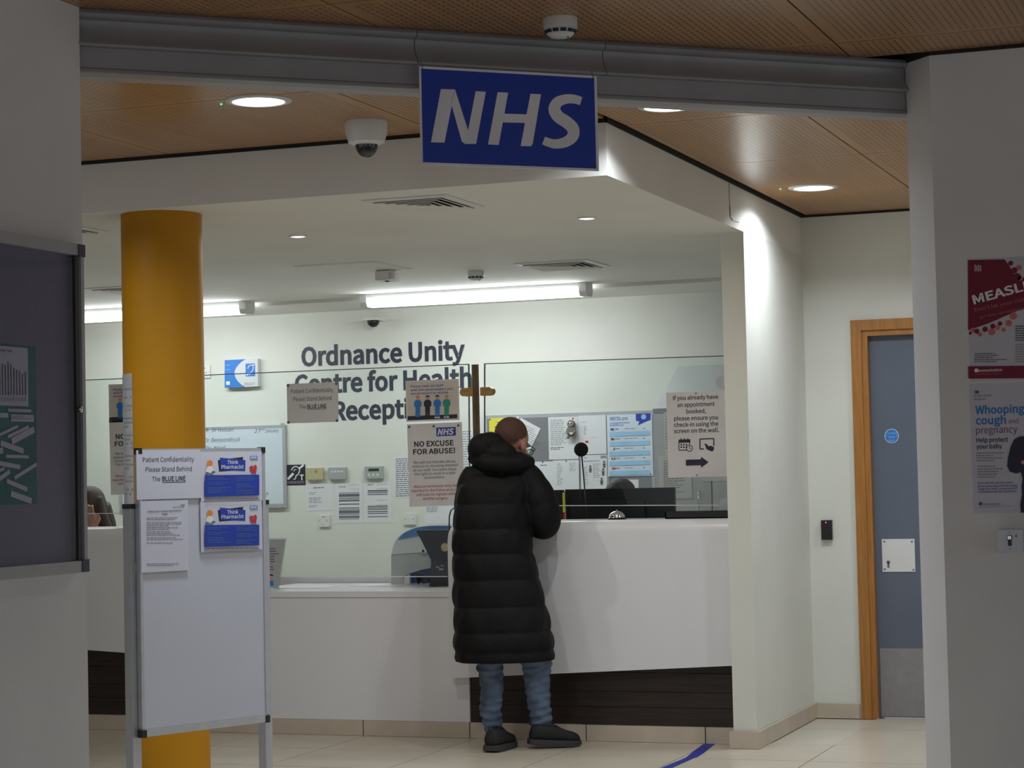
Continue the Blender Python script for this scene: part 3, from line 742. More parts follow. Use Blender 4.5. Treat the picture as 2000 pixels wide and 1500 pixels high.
# letters drawn as outlines (italic), each a part
def letter(pts_list, name='letter'):
    bm = bmesh.new(); sf = s.surf
    for pts in pts_list:
        P = [sf.pt(x, y, .0012) for x, y in pts]; bm.faces.new([bm.verts.new(p) for p in P])
    mk(name, bm, SIGNW, s.o)
Z = lambda pts: [(650+x*.35, y*.35) for x, y in pts]
s.finish()
letter([Z([(548, 794), (603, 497), (682, 499), (623, 796)][::1]), Z([(655, 560), (682, 499), (755, 728), (800, 803), (738, 803), (720, 790)]), Z([(755, 728), (797, 509), (854, 512), (800, 803)])])
letter([Z([(866, 806), (920, 514), (979, 517), (926, 809)]), Z([(956, 634), (1082, 638), (1074, 686), (947, 683)]), Z([(1048, 815), (1103, 523), (1162, 526), (1116, 800), (1106, 816)])])
# S as a swept stroke
def sstroke(cl, ws):
    bm = bmesh.new(); sf = s.surf; L, R = [], []
    for i, (x, y) in enumerate(cl):
        a = cl[max(0, i-1)]; b = cl[min(len(cl)-1, i+1)]; d = math.hypot(b[0]-a[0], b[1]-a[1]); nx, ny = -(b[1]-a[1])/d, (b[0]-a[0])/d; w = ws[i]/2
        L.append((x+nx*w, y+ny*w)); R.append((x-nx*w, y-ny*w))
    vl = [bm.verts.new(sf.pt(*Z([p])[0], .0012)) for p in L]; vr = [bm.verts.new(sf.pt(*Z([p])[0], .0012)) for p in R]
    for i in range(len(cl)-1): bm.faces.new((vl[i], vl[i+1], vr[i+1], vr[i]))
    mk('letter', bm, SIGNW, s.o)
def smoothline(pts, n=6):
    out = []
    for i in range(len(pts)-1):
        p0, p1, p2, p3 = pts[max(0, i-1)], pts[i], pts[i+1], pts[min(len(pts)-1, i+2)]
        for k in range(n):
            t = k/n; out.append(tuple(.5*(2*p1[j]+(-p0[j]+p2[j])*t+(2*p0[j]-5*p1[j]+4*p2[j]-p3[j])*t*t+(-p0[j]+3*p1[j]-3*p2[j]+p3[j])*t**3) for j in range(len(p1))))
    return out + [pts[-1]]
ctl = [(1386, 564, 46), (1345, 553, 50), (1300, 553, 53), (1256, 570, 60), (1236, 608, 66), (1258, 650, 68), (1305, 682, 68), (1340, 718, 68), (1338, 762, 64), (1300, 792, 58), (1248, 803, 52), (1210, 797, 48), (1176, 784, 46)]
sm = smoothline(ctl); sstroke([(x, y) for x, y, w in sm], [w for x, y, w in sm])
for x, y in ((824, 130), (1158, 150)):
    P = s.surf.pt(x, y); tube('hanging_wire', [P + Vector((0, 0, .02)) - sh_n*.012, P + sh_n*.004, P - Vector((0, 0, .012)) + sh_n*.004], .0012, INKG, s.o, 6)

# ================================================================== WALL LETTERING
def wall_letters():
    sf = S_BACK; e = empty('wall_lettering', sf.pt(750, 820), 'large dark grey lettering naming the health centre on the reception wall', 'lettering')
    for string, xl, yb, xr, cap in (('Ordnance Unity', 589, 714.5, 909, 34.5), ('Centre for Health', 576, 768.5, 922, 34.5), ('Reception', 651, 820, 852, 34.5)):
        bold = .042
        vs, _ = text_geo(string, bold); x0 = min(v.x for v in vs); x1 = max(v.x for v in vs)
        A = sf.pt(xl, yb); w = (sf.pt(xr, yb)-A).dot(sf.right)/(x1-x0); h_ = (A - sf.pt(xl, yb+cap)).dot(sf.up)/CAPH
        for k, ch in enumerate(string):
            if ch == ' ': continue
            ev = max(v.x for v in text_geo(string[:k+1], bold)[0]); gv, gf = text_geo(ch, bold); off = ev - max(v.x for v in gv)
            bm = bmesh.new(); nv = [bm.verts.new(A + sf.right*((v.x+off-x0)*w) + sf.up*(v.y*h_) + sf.n*.002) for v in gv]
            for f in gf: bm.faces.new([nv[i] for i in f])
            mk('letter', bm, mat('lettering_grey', (.030, .034, .055), .5), e)
wall_letters()

# ================================================================== FLAT THINGS ON THE WALLS AND SCREENS
def mini_logo(s, x0, y0, x1, y1, blue=BLUEP, ink=WINK):
    s.rect('logo', blue, x0, y0, x1, y1); w, h_ = x1-x0, y1-y0
    s.text('logo_letters', ink, 'NHS', x0+w*.07, y1-h_*.16 - .035*w*.07, x1-w*.13, h_*.66, .045, .22)
def pin(s, x, y, m=INKG, r=2.2): s.disc('pin', m, x, y, r, 10)

# -- notice on the middle screen: stand behind the blue line
def confidentiality(s, xc, rows, cap, ink, part='text'):
    for (t, y, w) in rows: s.text(part, ink, t, xc-w/2, y, xc+w/2, cap)
s = Sheet('confidentiality_notice', 'grey laminated confidentiality notice on the glass screen over the lettering', 'notice', S_GLASS, 560, 750, 660, 827, PAPERG, .001)
s.text('text', INK, 'Patient Confidentiality', 568.5, 768.5, 651, 8); s.text('text', INK, 'Please Stand Behind', 573, 784, 647.5, 8)
s.text('text', INK, 'The', 584, 798.5, 597.5, 7.6); s.text('text', INK, 'BLUE LINE', 600, 798, 637.5, 7.6, .02); s.rect('text', INK, 600, 799.6, 637.5, 800.5)
for q in ((562.5, 753), (657, 749.5), (563, 825), (658, 821.5)): pin(s, *q, INKG, 2.6)
s.finish()

def staff_poster(x, y, k, label):
    """respect poster with four figures; x,y = top-left pixel"""
    s = Sheet('respect_poster', label, 'poster', S_GLASS, x, y, x+104*k, y+80*k, PAPER, .001, 'respect posters on the glass')
    Q = lambda a, b: (x+a*k, y+b*k - .03*a*k)
    s.rect('background', mat('poster_tan', (.66, .60, .52), .4), *Q(3, 3), *[v for v in (x+101*k, y+77*k)])
    for t, yy, w in (('Please treat our staff', 13.5, 64), ('with the same respect you', 20.5, 82), ('would expect to receive.', 27.5, 75)):
        s.text('text', BLUEP, t, *Q(10, yy), x+(10+w)*k, 4.6*k, .012)
    a = Q(4, 66); b = Q(101, 75); s.poly('ground', mat('poster_plum', (.03, .025, .045), .5), [Q(4, 69), Q(101, 68), Q(101, 76), Q(4, 77)])
    for cx_, cl, hr in ((24, BLUEL, ORANGE), (43, NAVY, INK), (62, BLUEL, INK), (80, GREENP, ORANGE)):
        P = lambda a, b: Q(cx_+a, b)
        s.disc('face', SKINP, *P(0, 34), 3.0*k, 14); s.poly('hair', hr, [P(-4.5, 33.5), P(-3.5, 30.5), P(0, 29), P(3.5, 30.5), P(4.5, 33.5), P(2.5, 32.2), P(-2.5, 32.2)])
        s.poly('clothes', cl, [P(-4, 38), P(4, 38), P(7.4, 43), P(7, 51), P(5, 51), P(4.6, 46), P(4.4, 72), P(.7, 72), P(0, 57), P(-.7, 72), P(-4.4, 72), P(-4.6, 46), P(-5, 51), P(-7, 51), P(-7.4, 43)])
        s.poly('shoe', INK if cx_ < 50 else WINK, [P(-5, 72), P(-.5, 72), P(-.5, 74.5), P(-5.5, 74.5)]); s.poly('shoe', INK if cx_ < 50 else WINK, [P(.5, 72), P(5, 72), P(5.5, 74.5), P(.5, 74.5)])
    s.finish()
staff_poster(792, 744, 1.0, 'tan poster of four uniformed figures on the glass screen beside the pole')
def abuse_poster(x, y, k, label):
    s = Sheet('abuse_poster', label, 'poster', S_GLASS, x, y, x+107*k, y+161*k, PAPERG, .001, 'abuse posters on the glass', rot=.012)
    Q = lambda a, b: (x+a*k, y+b*k - .03*a*k)
    a = Q(57, 8); mini_logo(s, a[0], a[1], a[0]+38*k, a[1]+17*k)
    for t, l, r, yy, c in (('NO EXCUSE', 14, 91, 44, 9.8), ('FOR ABUSE!', 12, 94, 59, 9.8)): s.text('heading', INK, t, *Q(l, yy), x+r*k, c*k, .02)
    for t, l, r, yy in (('We will not tolerate abuse,', 13, 96, 73), ('violence or shouting directed', 9, 99, 80.5), ('at our staff. Our team have', 12, 96, 88), ('the right to work in a safe', 14, 94, 95.5), ('environment.', 34, 74, 103)): s.text('text', INKG, t, *Q(l, yy+4.5), x+r*k, 5.2*k)
    for t, l, r, yy in (('Abusive behaviour may be', 13, 97, 121), ('reported to the Police and you', 8, 101, 129), ('will have to register with', 18, 94, 137), ('another surgery.', 31, 81, 145)): s.text('red_text', REDT, t, *Q(l, yy+3.5), x+r*k, 5.2*k)
    for q in ((4, 5), (52, 5), (100, 5)): pin(s, *Q(*q), INKG, 2.4*k)
    s.finish()
abuse_poster(795, 829, 1.0, 'grey zero-abuse poster with blue logo on the glass beside the man')
staff_poster(212, 751, .93, 'blue-edged staff poster half hidden by the column on the far screen')
abuse_poster(213, 817, .93, 'zero-abuse poster half hidden by the column on the far screen')

# -- check-in notice on the screen by the post
s = Sheet('check_in_notice', 'pale check-in notice with calendar, finger and arrow symbols beside the post', 'notice', S_GLASS, 1301, 767, 1420, 933, mat('check_in_paper', (.76, .73, .72), .45), .001)
for t, l, r, yb in (('If you already have', 1314.5, 1403, 781.5), ('an appointment', 1323, 1396, 795), ('booked,', 1340.5, 1379, 807.5), ('please ensure you', 1316.5, 1402.5, 821.5), ('check-in using the', 1316.5, 1403, 833.8), ('screen on the wall.', 1316, 1404.5, 846)): s.text('text', NAVY, t, l, yb, r, 7.8, .016)
# calendar with clock
s.line('calendar_symbol', NAVY, [(1326, 861), (1326, 879.5), (1341, 879)], 1.6); s.line('calendar_symbol', NAVY, [(1347, 868), (1347, 859)], 1.6)
s.rect('calendar_symbol', NAVY, 1325.4, 858.5, 1348, 865)
for x in (1330, 1336.5, 1343): s.rect('calendar_symbol', NAVY, x-.7, 855.5, x+.9, 859.5)
for x in (1330.5, 1335.5, 1340.5):
    for y in (868.5, 873.5): s.rect('calendar_symbol', NAVY, x-1.5, y-1.5, x+1.5, y+1.5)
s.disc('calendar_symbol', NAVY, 1346.5, 875.5, 6.6, 24, hole=.78); s.line('calendar_symbol', NAVY, [(1346.5, 871.5), (1346.5, 876), (1350, 876)], 1.2)
s.line('touch_symbol', NAVY, [(1375, 877), (1367, 877), (1367, 857.5), (1394, 856.5), (1394, 871)], 2.2)
s.poly('touch_symbol', NAVY, [(1376, 867), (1378.5, 866), (1385, 872), (1388, 870), (1391, 872), (1394, 873), (1395, 877), (1391, 882), (1386, 880), (1380, 877.5)])
s.poly('arrow', NAVY, [(1339.5, 898), (1369, 897), (1369, 892), (1384, 902.5), (1369, 913.5), (1369, 908.5), (1339.5, 909.5)])
s.disc('pin', INKL, 1359, 768.5, 2, 10); s.disc('pin', INKL, 1361, 928, 2, 10); s.finish()

# -- reception wall, left part
s = Sheet('loop_box', 'blue and white hearing loop box with ear symbol on the reception wall', 'wall box', S_BACK, 438, 703, 503, 757, CASEW, .045, bevel=.003)
pts = [(438.8, 703.5), (480, 701.4)] + [(480 - 22*math.sin(math.pi*k/10)**.8, 701.4+55.5*k/10) for k in range(1, 10)] + [(480, 756), (438.8, 757.5)]
s.poly('blue_panel', BLUEL, pts); s.rect('ear_badge', BLUEL, 479.5, 710.5, 498, 735.5)
s.line('ear_symbol', WINK, smoothline([(484, 720), (486, 715), (491, 713), (495, 717), (493, 724), (489, 729), (487, 732)], 3), 1.4); s.line('ear_symbol', WINK, [(481.5, 733), (486, 728)], 2.6); s.line('ear_symbol', WINK, [(493.5, 714), (497, 711.5)], 2)
s.lines('small_print', INKL, 477, 748, 499, 754, 2, .4); s.rect('small_mark', WINK, 441.5, 745, 449, 752)
for y in (713, 722): s.rect('small_mark', SKYB, 441, y, 449, y+.8)
s.finish()
def plate(name, label, x0, y0, x1, y1, m, th, deco, group=None):
    s = Sheet(name, label, 'switch' if 'socket' in name or 'switch' in name else 'control', S_BACK, x0, y0, x1, y1, m, th, group, .002)
    deco(s); return s.finish()
plate('switch_plate', 'small white switch plate between the column and the loop box', 391, 714, 410, 739, WPL, .012, lambda s: (s.disc('indicator', REDP, 399, 719, 1.6, 10), s.rect('rocker', GPL, 398, 727, 404, 729), s.disc('screw', INKL, 393.5, 728, .8, 8), s.disc('screw', INKL, 407, 727, .8, 8)))
plate('switch_plate', 'white fused switch plate with red mark below the plain sheet', 622, 1006.5, 643, 1029, WPL, .012, lambda s: (s.rect('indicator', ORANGE, 629, 1008.5, 634, 1010.5), s.disc('screw', INKG, 624, 1017.5, .9, 8), s.disc('screw', INKG, 638.5, 1017, .9, 8), s.disc('screw', INKG, 631, 1024.5, .9, 8)))
plate('switch_plate', 'blank white square plate on the wall above the blue and white machine', 789, 1003, 811.5, 1025, WPL, .012, lambda s: (s.disc('screw', INKG, 792, 1014, .9, 8), s.disc('screw', INKG, 807, 1013.5, .9, 8)))
plate('thermostat', 'yellowed blank control box beside the ear sign', 597.5, 914.5, 630, 937, BEIGEP, .022, lambda s: (s.disc('stain', mat('stain', (.35, .26, .06), .6), 617, 921, 3, 12), s.disc('screw', INKG, 600, 916, .7, 8)), 'wall control boxes')
plate('thermostat', 'grey control box with a row of four buttons', 640.5, 913.5, 675, 936.5, GPL, .022, lambda s: [s.rect('button', WPL, 646+6.4*k, 919.8-.2*k, 650.5+6.4*k, 922.6-.2*k) for k in range(4)], 'wall control boxes')
plate('thermostat', 'grey control box with dark display and three buttons', 712, 911.5, 747.5, 935, GPL, .022, lambda s: ([s.rect('button', WPL, 718.5+8.4*k, 925.5-.2*k, 723+8.4*k, 929.5-.2*k) for k in range(3)], s.rect('display', mat('lcd', (.03, .045, .03), .2), 719.5, 915.3, 740, 920.6)), 'wall control boxes')
s = Sheet('loop_sign', 'black and white ear sign with letter T on the reception wall', 'sign', S_BACK, 559.5, 908, 596, 948, mat('black_sign', (.018, .018, .022), .35), .002)
s.line('ear_symbol', WINK, smoothline([(569, 918.5), (573, 912.5), (580, 911.5), (585, 917), (583, 925), (578, 930), (577, 935), (573, 936)], 4), 2.0)
s.line('ear_symbol', WINK, [(562, 936), (573, 924.5)], 4.6); s.line('ear_symbol', WINK, [(585, 914.5), (593, 907.8)], 4); s.line('ear_symbol', WINK, smoothline([(574, 921), (575, 917), (579, 917.5)], 3), 1.2)
s.text('letter_t', WINK, 'T', 585.5, 937.5, 593.5, 10, .05); s.lines('small_print', INKL, 561.5, 940.5, 594.5, 946, 2, .5, ragged=False); s.finish()

def paper(label, x0, y0, x1, y1, surf=S_BACK, m=PAPER, rot=0, deco=None, lift=0, group='papers pinned up behind reception', name='paper_sheet', th=.0012):
    s = Sheet(name, label, 'paper', surf, x0, y0, x1, y1, m, th, group, 0, rot, lift=lift)
    if deco: deco(s)
    return s.finish()
def d1(s): s.lines('print', INKG, 612, 952, 634, 955, 1, .6, ragged=False); [s.lines('print', INKL, 603.5, y, 603.5+w, y+6, 2, .4) for y, w in ((962, 20), (972, 30), (978, 26), (987, 22))]
paper('plain white sheet with a few printed lines under the yellowed control box', 597, 945, 650, 998, deco=d1)
def timesheet(s, bands, x0, x1):
    for y0, y1, m in bands: s.rect('printed_bands', m, x0, y0, x1, y1)
    s.lines('print', INKL, x0, bands[0][0]-12, x0+20, bands[0][0]-8, 1)
G1m, G2m = INKG, INKL
def d2(s):
    s.rect('header_box', INKL, 684, 946.3, 701, 946.9); s.rect('header_box', INKL, 684, 955.5, 701, 956.1)
    timesheet(s, [(962, 963.5, G2m), (965, 970.5, G1m), (972, 975, G2m), (976.5, 979.5, G1m), (984, 986, G1m), (991.5, 993, G1m), (994.5, 996.5, G2m), (997.5, 1002.5, G1m), (1003.5, 1006, G2m), (1008, 1011.5, G1m), (1013, 1014.5, G2m)], 662, 702)
paper('white rota sheet with broad grey bands, left of two', 655, 942, 707, 1022, deco=d2)
def d3(s):
    s.rect('header_box', INKL, 736, 946, 758, 946.6); s.rect('header_box', INKL, 736, 954, 758, 954.6); s.rect('header_box', INKL, 736, 977, 757, 977.6); s.rect('header_box', INKL, 736, 986, 757, 986.6)
    timesheet(s, [(957.5, 960.5, G1m), (962, 963.6, G1m), (965.5, 967, G1m), (988, 990, G1m), (991.5, 993, G1m), (994.5, 996, G1m), (998.5, 1000.5, G1m), (1002.5, 1004, G1m), (1008, 1010.5, G2m)], 718, 757)
paper('white rota sheet with thin grey bands, right of two', 711, 940, 764, 1021.5, deco=d3)
paper('typed white sheet partly behind the zero-abuse poster', 769, 890.5, 822, 973, deco=lambda s: s.lines('print', INKG, 773, 896, 815, 972, 19, .4))
paper('white sheet low on the wall beside the man', 829.5, 987.5, 884, 1024, deco=lambda s: s.lines('print', INKL, 833, 990, 862, 1002, 4, .5))
paper('typed white sheet on the wall behind the bronze pole', 899, 838, 927, 938, deco=lambda s: s.lines('print', INKL, 903, 842, 925, 930, 18, .45), rot=-.03)

# -- whiteboard with names
s = Sheet('whiteboard', 'wall whiteboard with handwritten names behind the column', 'whiteboard', S_BACK, 232, 840, 557, 997, ALUG, .016, bevel=.003, lift=.004)
s.rect('writing_surface', BOARDW, 238, 846, 551, 989.5)
HW = mat('marker_ink', (.05, .06, .08), .6)
for t, x, yb, w, c in (('IOR   Dr Hassan', 393, 844.5, 62, 7.5), ('27', 497, 845.5, 12, 7.5), ('th', 509.5, 841, 7, 4), ('January', 517, 845, 27, 7), ('Dr  Beesoondoyal', 400, 864, 68, 8), ('Dr  Niral', 402, 879.5, 38, 7.5)):
    s.text('handwriting', HW, t, x, yb, x+w, c, 0, .15)
s.line('handwriting', HW, [(519, 970), (522, 961), (524, 967)], .8)
for x, y in ((556, 826.5), (556, 984)): s.rect('corner_cap', GPL, x-8, y, x, y+7)
s.finish()

# -- felt notice board on the reception wall with pinned papers
s = Sheet('felt_noticeboard', 'grey felt noticeboard in aluminium frame covered with pinned papers', 'noticeboard', S_BACK, 945.5, 812, 1276, 985, ALUG, .014, bevel=.003, lift=.004)
s.rect('felt', FELT, 951, 818.5, 1270.5, 980); NB = s.finish()
S_FELT = Surf((0, YB-.0188, 0), (0, -1, 0), (1, 0, 0))
def yel(s): s.lines('print', INKG, 970, 824, 995, 827, 1, .5); pin(s, 957, 819.5, INK, 1.5); pin(s, 1008, 818.5, INK, 1.5); s.text('print', INK, 'NOTICE', 968, 836, 992, 5, .02) if False else s.lines('print', INKG, 966, 833, 994, 837, 1, .6)
paper('bright yellow sheet at the top corner of the felt noticeboard', 955, 817, 1011, 862, S_FELT, YELP, deco=yel)
paper('tilted white letter behind the man’s head on the felt noticeboard'.replace('’', "'"), 1010, 812, 1068, 892, S_FELT, PAPER, rot=-.50, lift=.002, deco=lambda s: (pin(s, 1015, 817, INK, 1.5), s.lines('print', INKL, 1018, 826, 1060, 866, 9, .3, .5)))
paper('white sheet with small print hanging behind the plush sloth', 1070.5, 815, 1128, 898, S_FELT, deco=lambda s: (s.lines('print', INKL, 1075, 820, 1115, 872, 14, .4), s.lines('print', INKG, 1075, 874, 1108, 880, 2, .5), pin(s, 1119, 817.5, REDP, 1.6)))
paper('nearly blank white sheet right of the plush sloth on the noticeboard', 1128.5, 812, 1183, 906, S_FELT, deco=lambda s: (s.lines('print', INKL, 1136, 824, 1146, 826, 1), s.lines('print', INKL, 1140, 833, 1146, 850, 6, .4), s.lines('print', INKL, 1155, 854, 1168, 856, 1), s.rect('red_mark', REDP, 1143, 861, 1149, 865)))
paper('wide white sheet low on the noticeboard beside the man', 1040, 902, 1082, 962, S_FELT, deco=lambda s: (s.lines('print', BLUEP, 1055, 908, 1070, 911, 1), pin(s, 1060, 902.5, INK, 1.4)))
paper('white list sheet with two columns low on the noticeboard', 1080, 899.5, 1131, 960, S_FELT, lift=.0016, deco=lambda s: (s.lines('print', INKL, 1088, 906, 1100, 950, 12, .35), s.lines('print', INKL, 1112, 904, 1128, 922, 6, .35), pin(s, 1106, 901, INK, 1.4)))
def pharm(s):
    s.text('print', BLUEP, 'hs', 1141, 896, 1147, 4); s.rect('logo', INKL, 1173, 890, 1184, 895); s.lines('print', INKL, 1140, 900, 1178, 904, 1, .5)
    for x, y in ((1153, 914), (1178, 920), (1175, 938), (1180, 905)): s.disc('picture', INKG, x, y-3, 2.2, 12); s.poly('picture', INKG, [(x-3, y), (x+3, y), (x+2, y+9), (x-2, y+9)])
    s.lines('print', INKL, 1140, 912, 1150, 950, 11, .35); s.lines('print', INKL, 1158, 906, 1174, 935, 9, .35)
    s.line('border', INKG, [(1133.5, 888.5), (1186, 886.8), (1186, 958), (1133.5, 960), (1133.5, 888.5)], 1)
paper('bordered sheet with small grey pictures below the language poster edge', 1132, 888, 1187, 962, S_FELT, lift=.0016, deco=pharm)
def lang(s):
    s.text('handwritten_number', BLUEP, '0800 169 2879', 1191, 821.5, 1226, 5.2, .01); s.lines('small_print', INKL, 1191, 814.5, 1217, 817, 1, .6)
    s.text('text', BLUEL, 'Language Assistance', 1191, 828, 1230, 3.6); s.text('text', BLUEL, 'Available Here', 1191, 832.5, 1218, 3.6)
    s.poly('speech_bubble', BLUEP, [(1241.5, 808.2), (1270.5, 807), (1270.5, 820), (1261, 823.5), (1246, 830.5), (1249, 823), (1242, 822)]); s.disc('bubble_face', SKYB, 1257, 814, 5, 14)
    flags = [(NAVY, BLUEL, BLUEL), (BLUEL, WINK, REDP), (INK, REDP, GREENP), (REDP, WINK, INK), (WINK, WINK, REDP), (GREENP, REDP, REDP), (BLUEP, YELP, REDP), (WINK, BLUEP, REDP), (REDP, ORANGE, REDP), (NAVY, GREENP, INK)]
    for k in range(10):
        y = 838.5 + 9.55*k
        if k % 2: s.poly('band', SKYB, [(1190, y-4.0), (1268.5, y-6.5), (1269, y+2.0), (1190.5, y+4.6)])
        for q in range(3): s.rect('flag', flags[k][q], 1192.5+.3*k+2.2*q, y-2, 1194.9+.3*k+2.2*q, y+2)
        s.lines('small_print', INKG, 1202, y-1.2, 1212, y+.6, 1, .9); s.lines('small_print', INKL, 1220, y-1.8, 1246, y, 1, .8); s.lines('small_print', INKG, 1256, y-2.4, 1262, y-.8, 1, .9)
    pin(s, 1193, 929, YELP, 1.3); pin(s, 1271, 926, INK, 1.3)
paper('language assistance poster with flags and pale blue bands', 1185, 810.5, 1273, 931, S_FELT, mat('poster_white', (.66, .72, .80), .5), lift=.0032, deco=lang)
paper('small white card pinned under the language poster', 1218, 937, 1247, 955, S_FELT, deco=lambda s: pin(s, 1229, 940.5, INK, 1.4))

# ================================================================== FOREGROUND RIGHT WALL
s = Sheet('measles_poster', 'dark red measles poster with scattered dots, upper of two on the near wall', 'poster', S_RIGHT, 1888, 507, 2050, 746, mat('poster_gloss', (.56, .55, .60), .2, .02), .001)
s.poly('maroon_shape', MAROON, [(1890.5, 508), (1962, 506.5), (1972, 520), (1985, 545), (2048, 532), (2048, 590), (1985, 608), (1930, 632), (1890.8, 645)])
for x, y, r in ((1974, 514, 5), (1981, 528, 6), (1986, 541, 8), (1908, 647, 5), (1924, 643, 5.5), (1939, 637, 5), (1953, 632, 4.5), (1895, 651, 3)): s.disc('dot', MAROON, x, y, r, 18)
for x, y, r in ((1990, 523, 5.5), (1993, 544, 5), (1937, 648, 7), (1970, 631, 6.5), (1979, 617, 7.5), (1960, 644, 4.2), (1900, 645, 5), (1914, 653, 4.5), (1948, 640, 5)): s.disc('dot', PINK, x, y, r, 18)
s.text('heading', SIGNW, 'MEASLES', 1902, 594, 2046, 17, .04, 0, .22)
s.text('subheading', PINK, "Don't let your child catch it", 1904.5, 609, 2060, 7, 0, 0, .17) if False else s.text('subheading', PINK, "Don't let your child", 1904.5, 609, 2012, 7.2, 0, 0, .17)
s.text('subheading', PINK, 'get them vaccinated with', 1914, 622, 2016, 5, 0, 0, .17)
for k in range(4): s.rect('emblem', SIGNW, 1903.5+3.6*k, 517+(k % 2)*1.5, 1905+3.6*k, 530)
s.lines('small_print', INKG, 1903, 690, 1966, 710, 5, .4, -.01); s.lines('small_print', INKG, 1983, 636, 2030, 668, 7, .5, -.01); s.lines('small_print', INKL, 1983, 672, 2030, 710, 8, .4, -.01)
s.poly('red_band', MAROON, [(1891, 715.5), (2048, 714), (2048, 738.5), (1891.5, 739.5)]); s.disc('band_mark', SIGNW, 1907, 723.5, 4, 16); s.text('band_text', SIGNW, 'immunisation', 1911, 726.5, 1957, 5.5, .01)
s.lines('band_print', PINK, 1904, 730.5, 1955, 732.5, 1, .5, ragged=False); s.finish()
s = Sheet('whooping_cough_poster', 'pale whooping cough and pregnancy poster, lower of two on the near wall', 'poster', S_RIGHT, 1893, 751, 2050, 1003, PAPERC, .001)
s.text('crest', INKG, 'Public Health', 1904, 775, 1937, 4.4); s.text('crest', INKG, 'England', 1904.3, 781.8, 1924, 4.4); s.rect('crest', INKG, 1904, 763, 1912, 768.5); s.rect('crest', INKL, 1901.6, 762, 1902.2, 782)
for t, m, x, yb, xr, c, b in (('Whooping', BLUEL, 1905, 808.5, 2001, 15, .02), ('cough', BLUEL, 1906, 829, 1965, 15, .02), ('and', PURPLE, 1970, 827, 1989, 9, 0), ('pregnancy', PURPLE, 1906.5, 847, 1987, 13.5, 0), ('Help protect', NAVY, 1907, 864, 1969, 8.5, .015), ('your baby', NAVY, 1907, 876.5, 1957, 8.5, .015)): s.text('heading', m, t, x, yb, xr, c, b)
s.lines('small_print', INKL, 1907, 884, 1962, 904, 4, .4, -.01); s.lines('small_print', INKL, 1909, 910, 1964, 936, 5, .4, -.01)
for t, m, yb, xr in (("Don't take the risk. Act now to", PURPLE, 945.5, 1978), ('protect your baby from whooping', BLUEP, 951.5, 1987), ('cough from birth. Contact your GP', BLUEP, 957, 1987), ('or midwife to get the vaccination.', BLUEP, 962.5, 1987)): s.text('blue_text', m, t, 1910, yb, xr, 3.8, .008)
s.disc('band_mark', PURPLE, 1915, 984, 3.4, 16); s.text('band_text', PURPLE, 'immunisation', 1919, 987, 1954, 4.6); s.lines('small_print', INKL, 1912, 990, 1974, 992, 1, .5, ragged=False)
s.poly('figure', NAVY, [(2001, 852), (1990, 853), (1981, 858), (1974, 872), (1968, 898), (1967, 910), (1972, 921), (1985, 925), (1994, 922), (1997, 935), (1995, 950), (1996, 965), (1993, 985), (1994, 1001.5), (2048, 1000), (2048, 860)])
s.disc('figure_hand', SKINP, 1998, 903, 4, 14); s.disc('figure_head', SKINP, 2018, 835, 15, 24, 19); s.finish()
# key switch
P = S_RIGHT.pt(1952, 1034); u = .082; e = empty('key_switch', P, 'square silver key switch box on the near wall under the posters', 'switch')
box('switch_box', (P.x, YR-.052, P.z-.069), (P.x+.079, YR, P.z), ALU, e, .004)
sk_ = Surf((0, YR-.052, 0), (0, -1, 0), (1, 0, 0)); c = sk_.pt(1972, 1050)
RX = Matrix.Rotation(math.pi/2, 4, 'X')
bm = bmesh.new(); addlathe(bm, [(.0085, 0), (.0085, .006)], Matrix.Translation(c) @ RX, 20); addbox(bm, (c.x-.0052, c.y-.006, c.z-.026), (c.x+.0052, c.y+.001, c.z)); mk('lock_cylinder', bm, DGREY, e)
lathe('key_core', [(.006, 0), (.006, .0075)], Matrix.Translation(c) @ RX, CHROME, e, 16); box('key_slot', (c.x-.0008, c.y-.008, c.z-.004), (c.x+.0008, c.y-.007, c.z+.004), INK, e)
for dx, dz in ((0, .017), (.0, -.036)): box('engraving', (c.x+dx-.0015, c.y-.0006, c.z+dz-.002), (c.x+dx+.0015, c.y+.0005, c.z+dz+.002), INKG, e)
bm = bmesh.new(); addprism(bm, [Vector((c.x+.016, c.y-.0005, c.z+.002)), Vector((c.x+.024, c.y-.0005, c.z+.002)), Vector((c.x+.020, c.y-.0005, c.z+.012))], Vector((0, .001, 0))); mk('engraving', bm, INKG, e)

# access reader on the door wall
P = S_DOORW.pt(1605, 1016); B_ = S_DOORW.pt(1626, 1054); e = empty('card_reader', Vector((P.x, YD, B_.z)), 'small black card reader with red light on the wall beside the door', 'card reader')
w_ = S_DOORW.pt(1626, 1016).x - P.x
box('reader_body', (P.x, YD-.022, B_.z), (P.x+w_, YD, P.z), BLACKP, e, .006); lathe('indicator', [(.004, 0), (.003, .002)], Matrix.Translation((P.x+w_*.45, YD-.0215, P.z-.012)) @ RX, LEDR, e, 12)

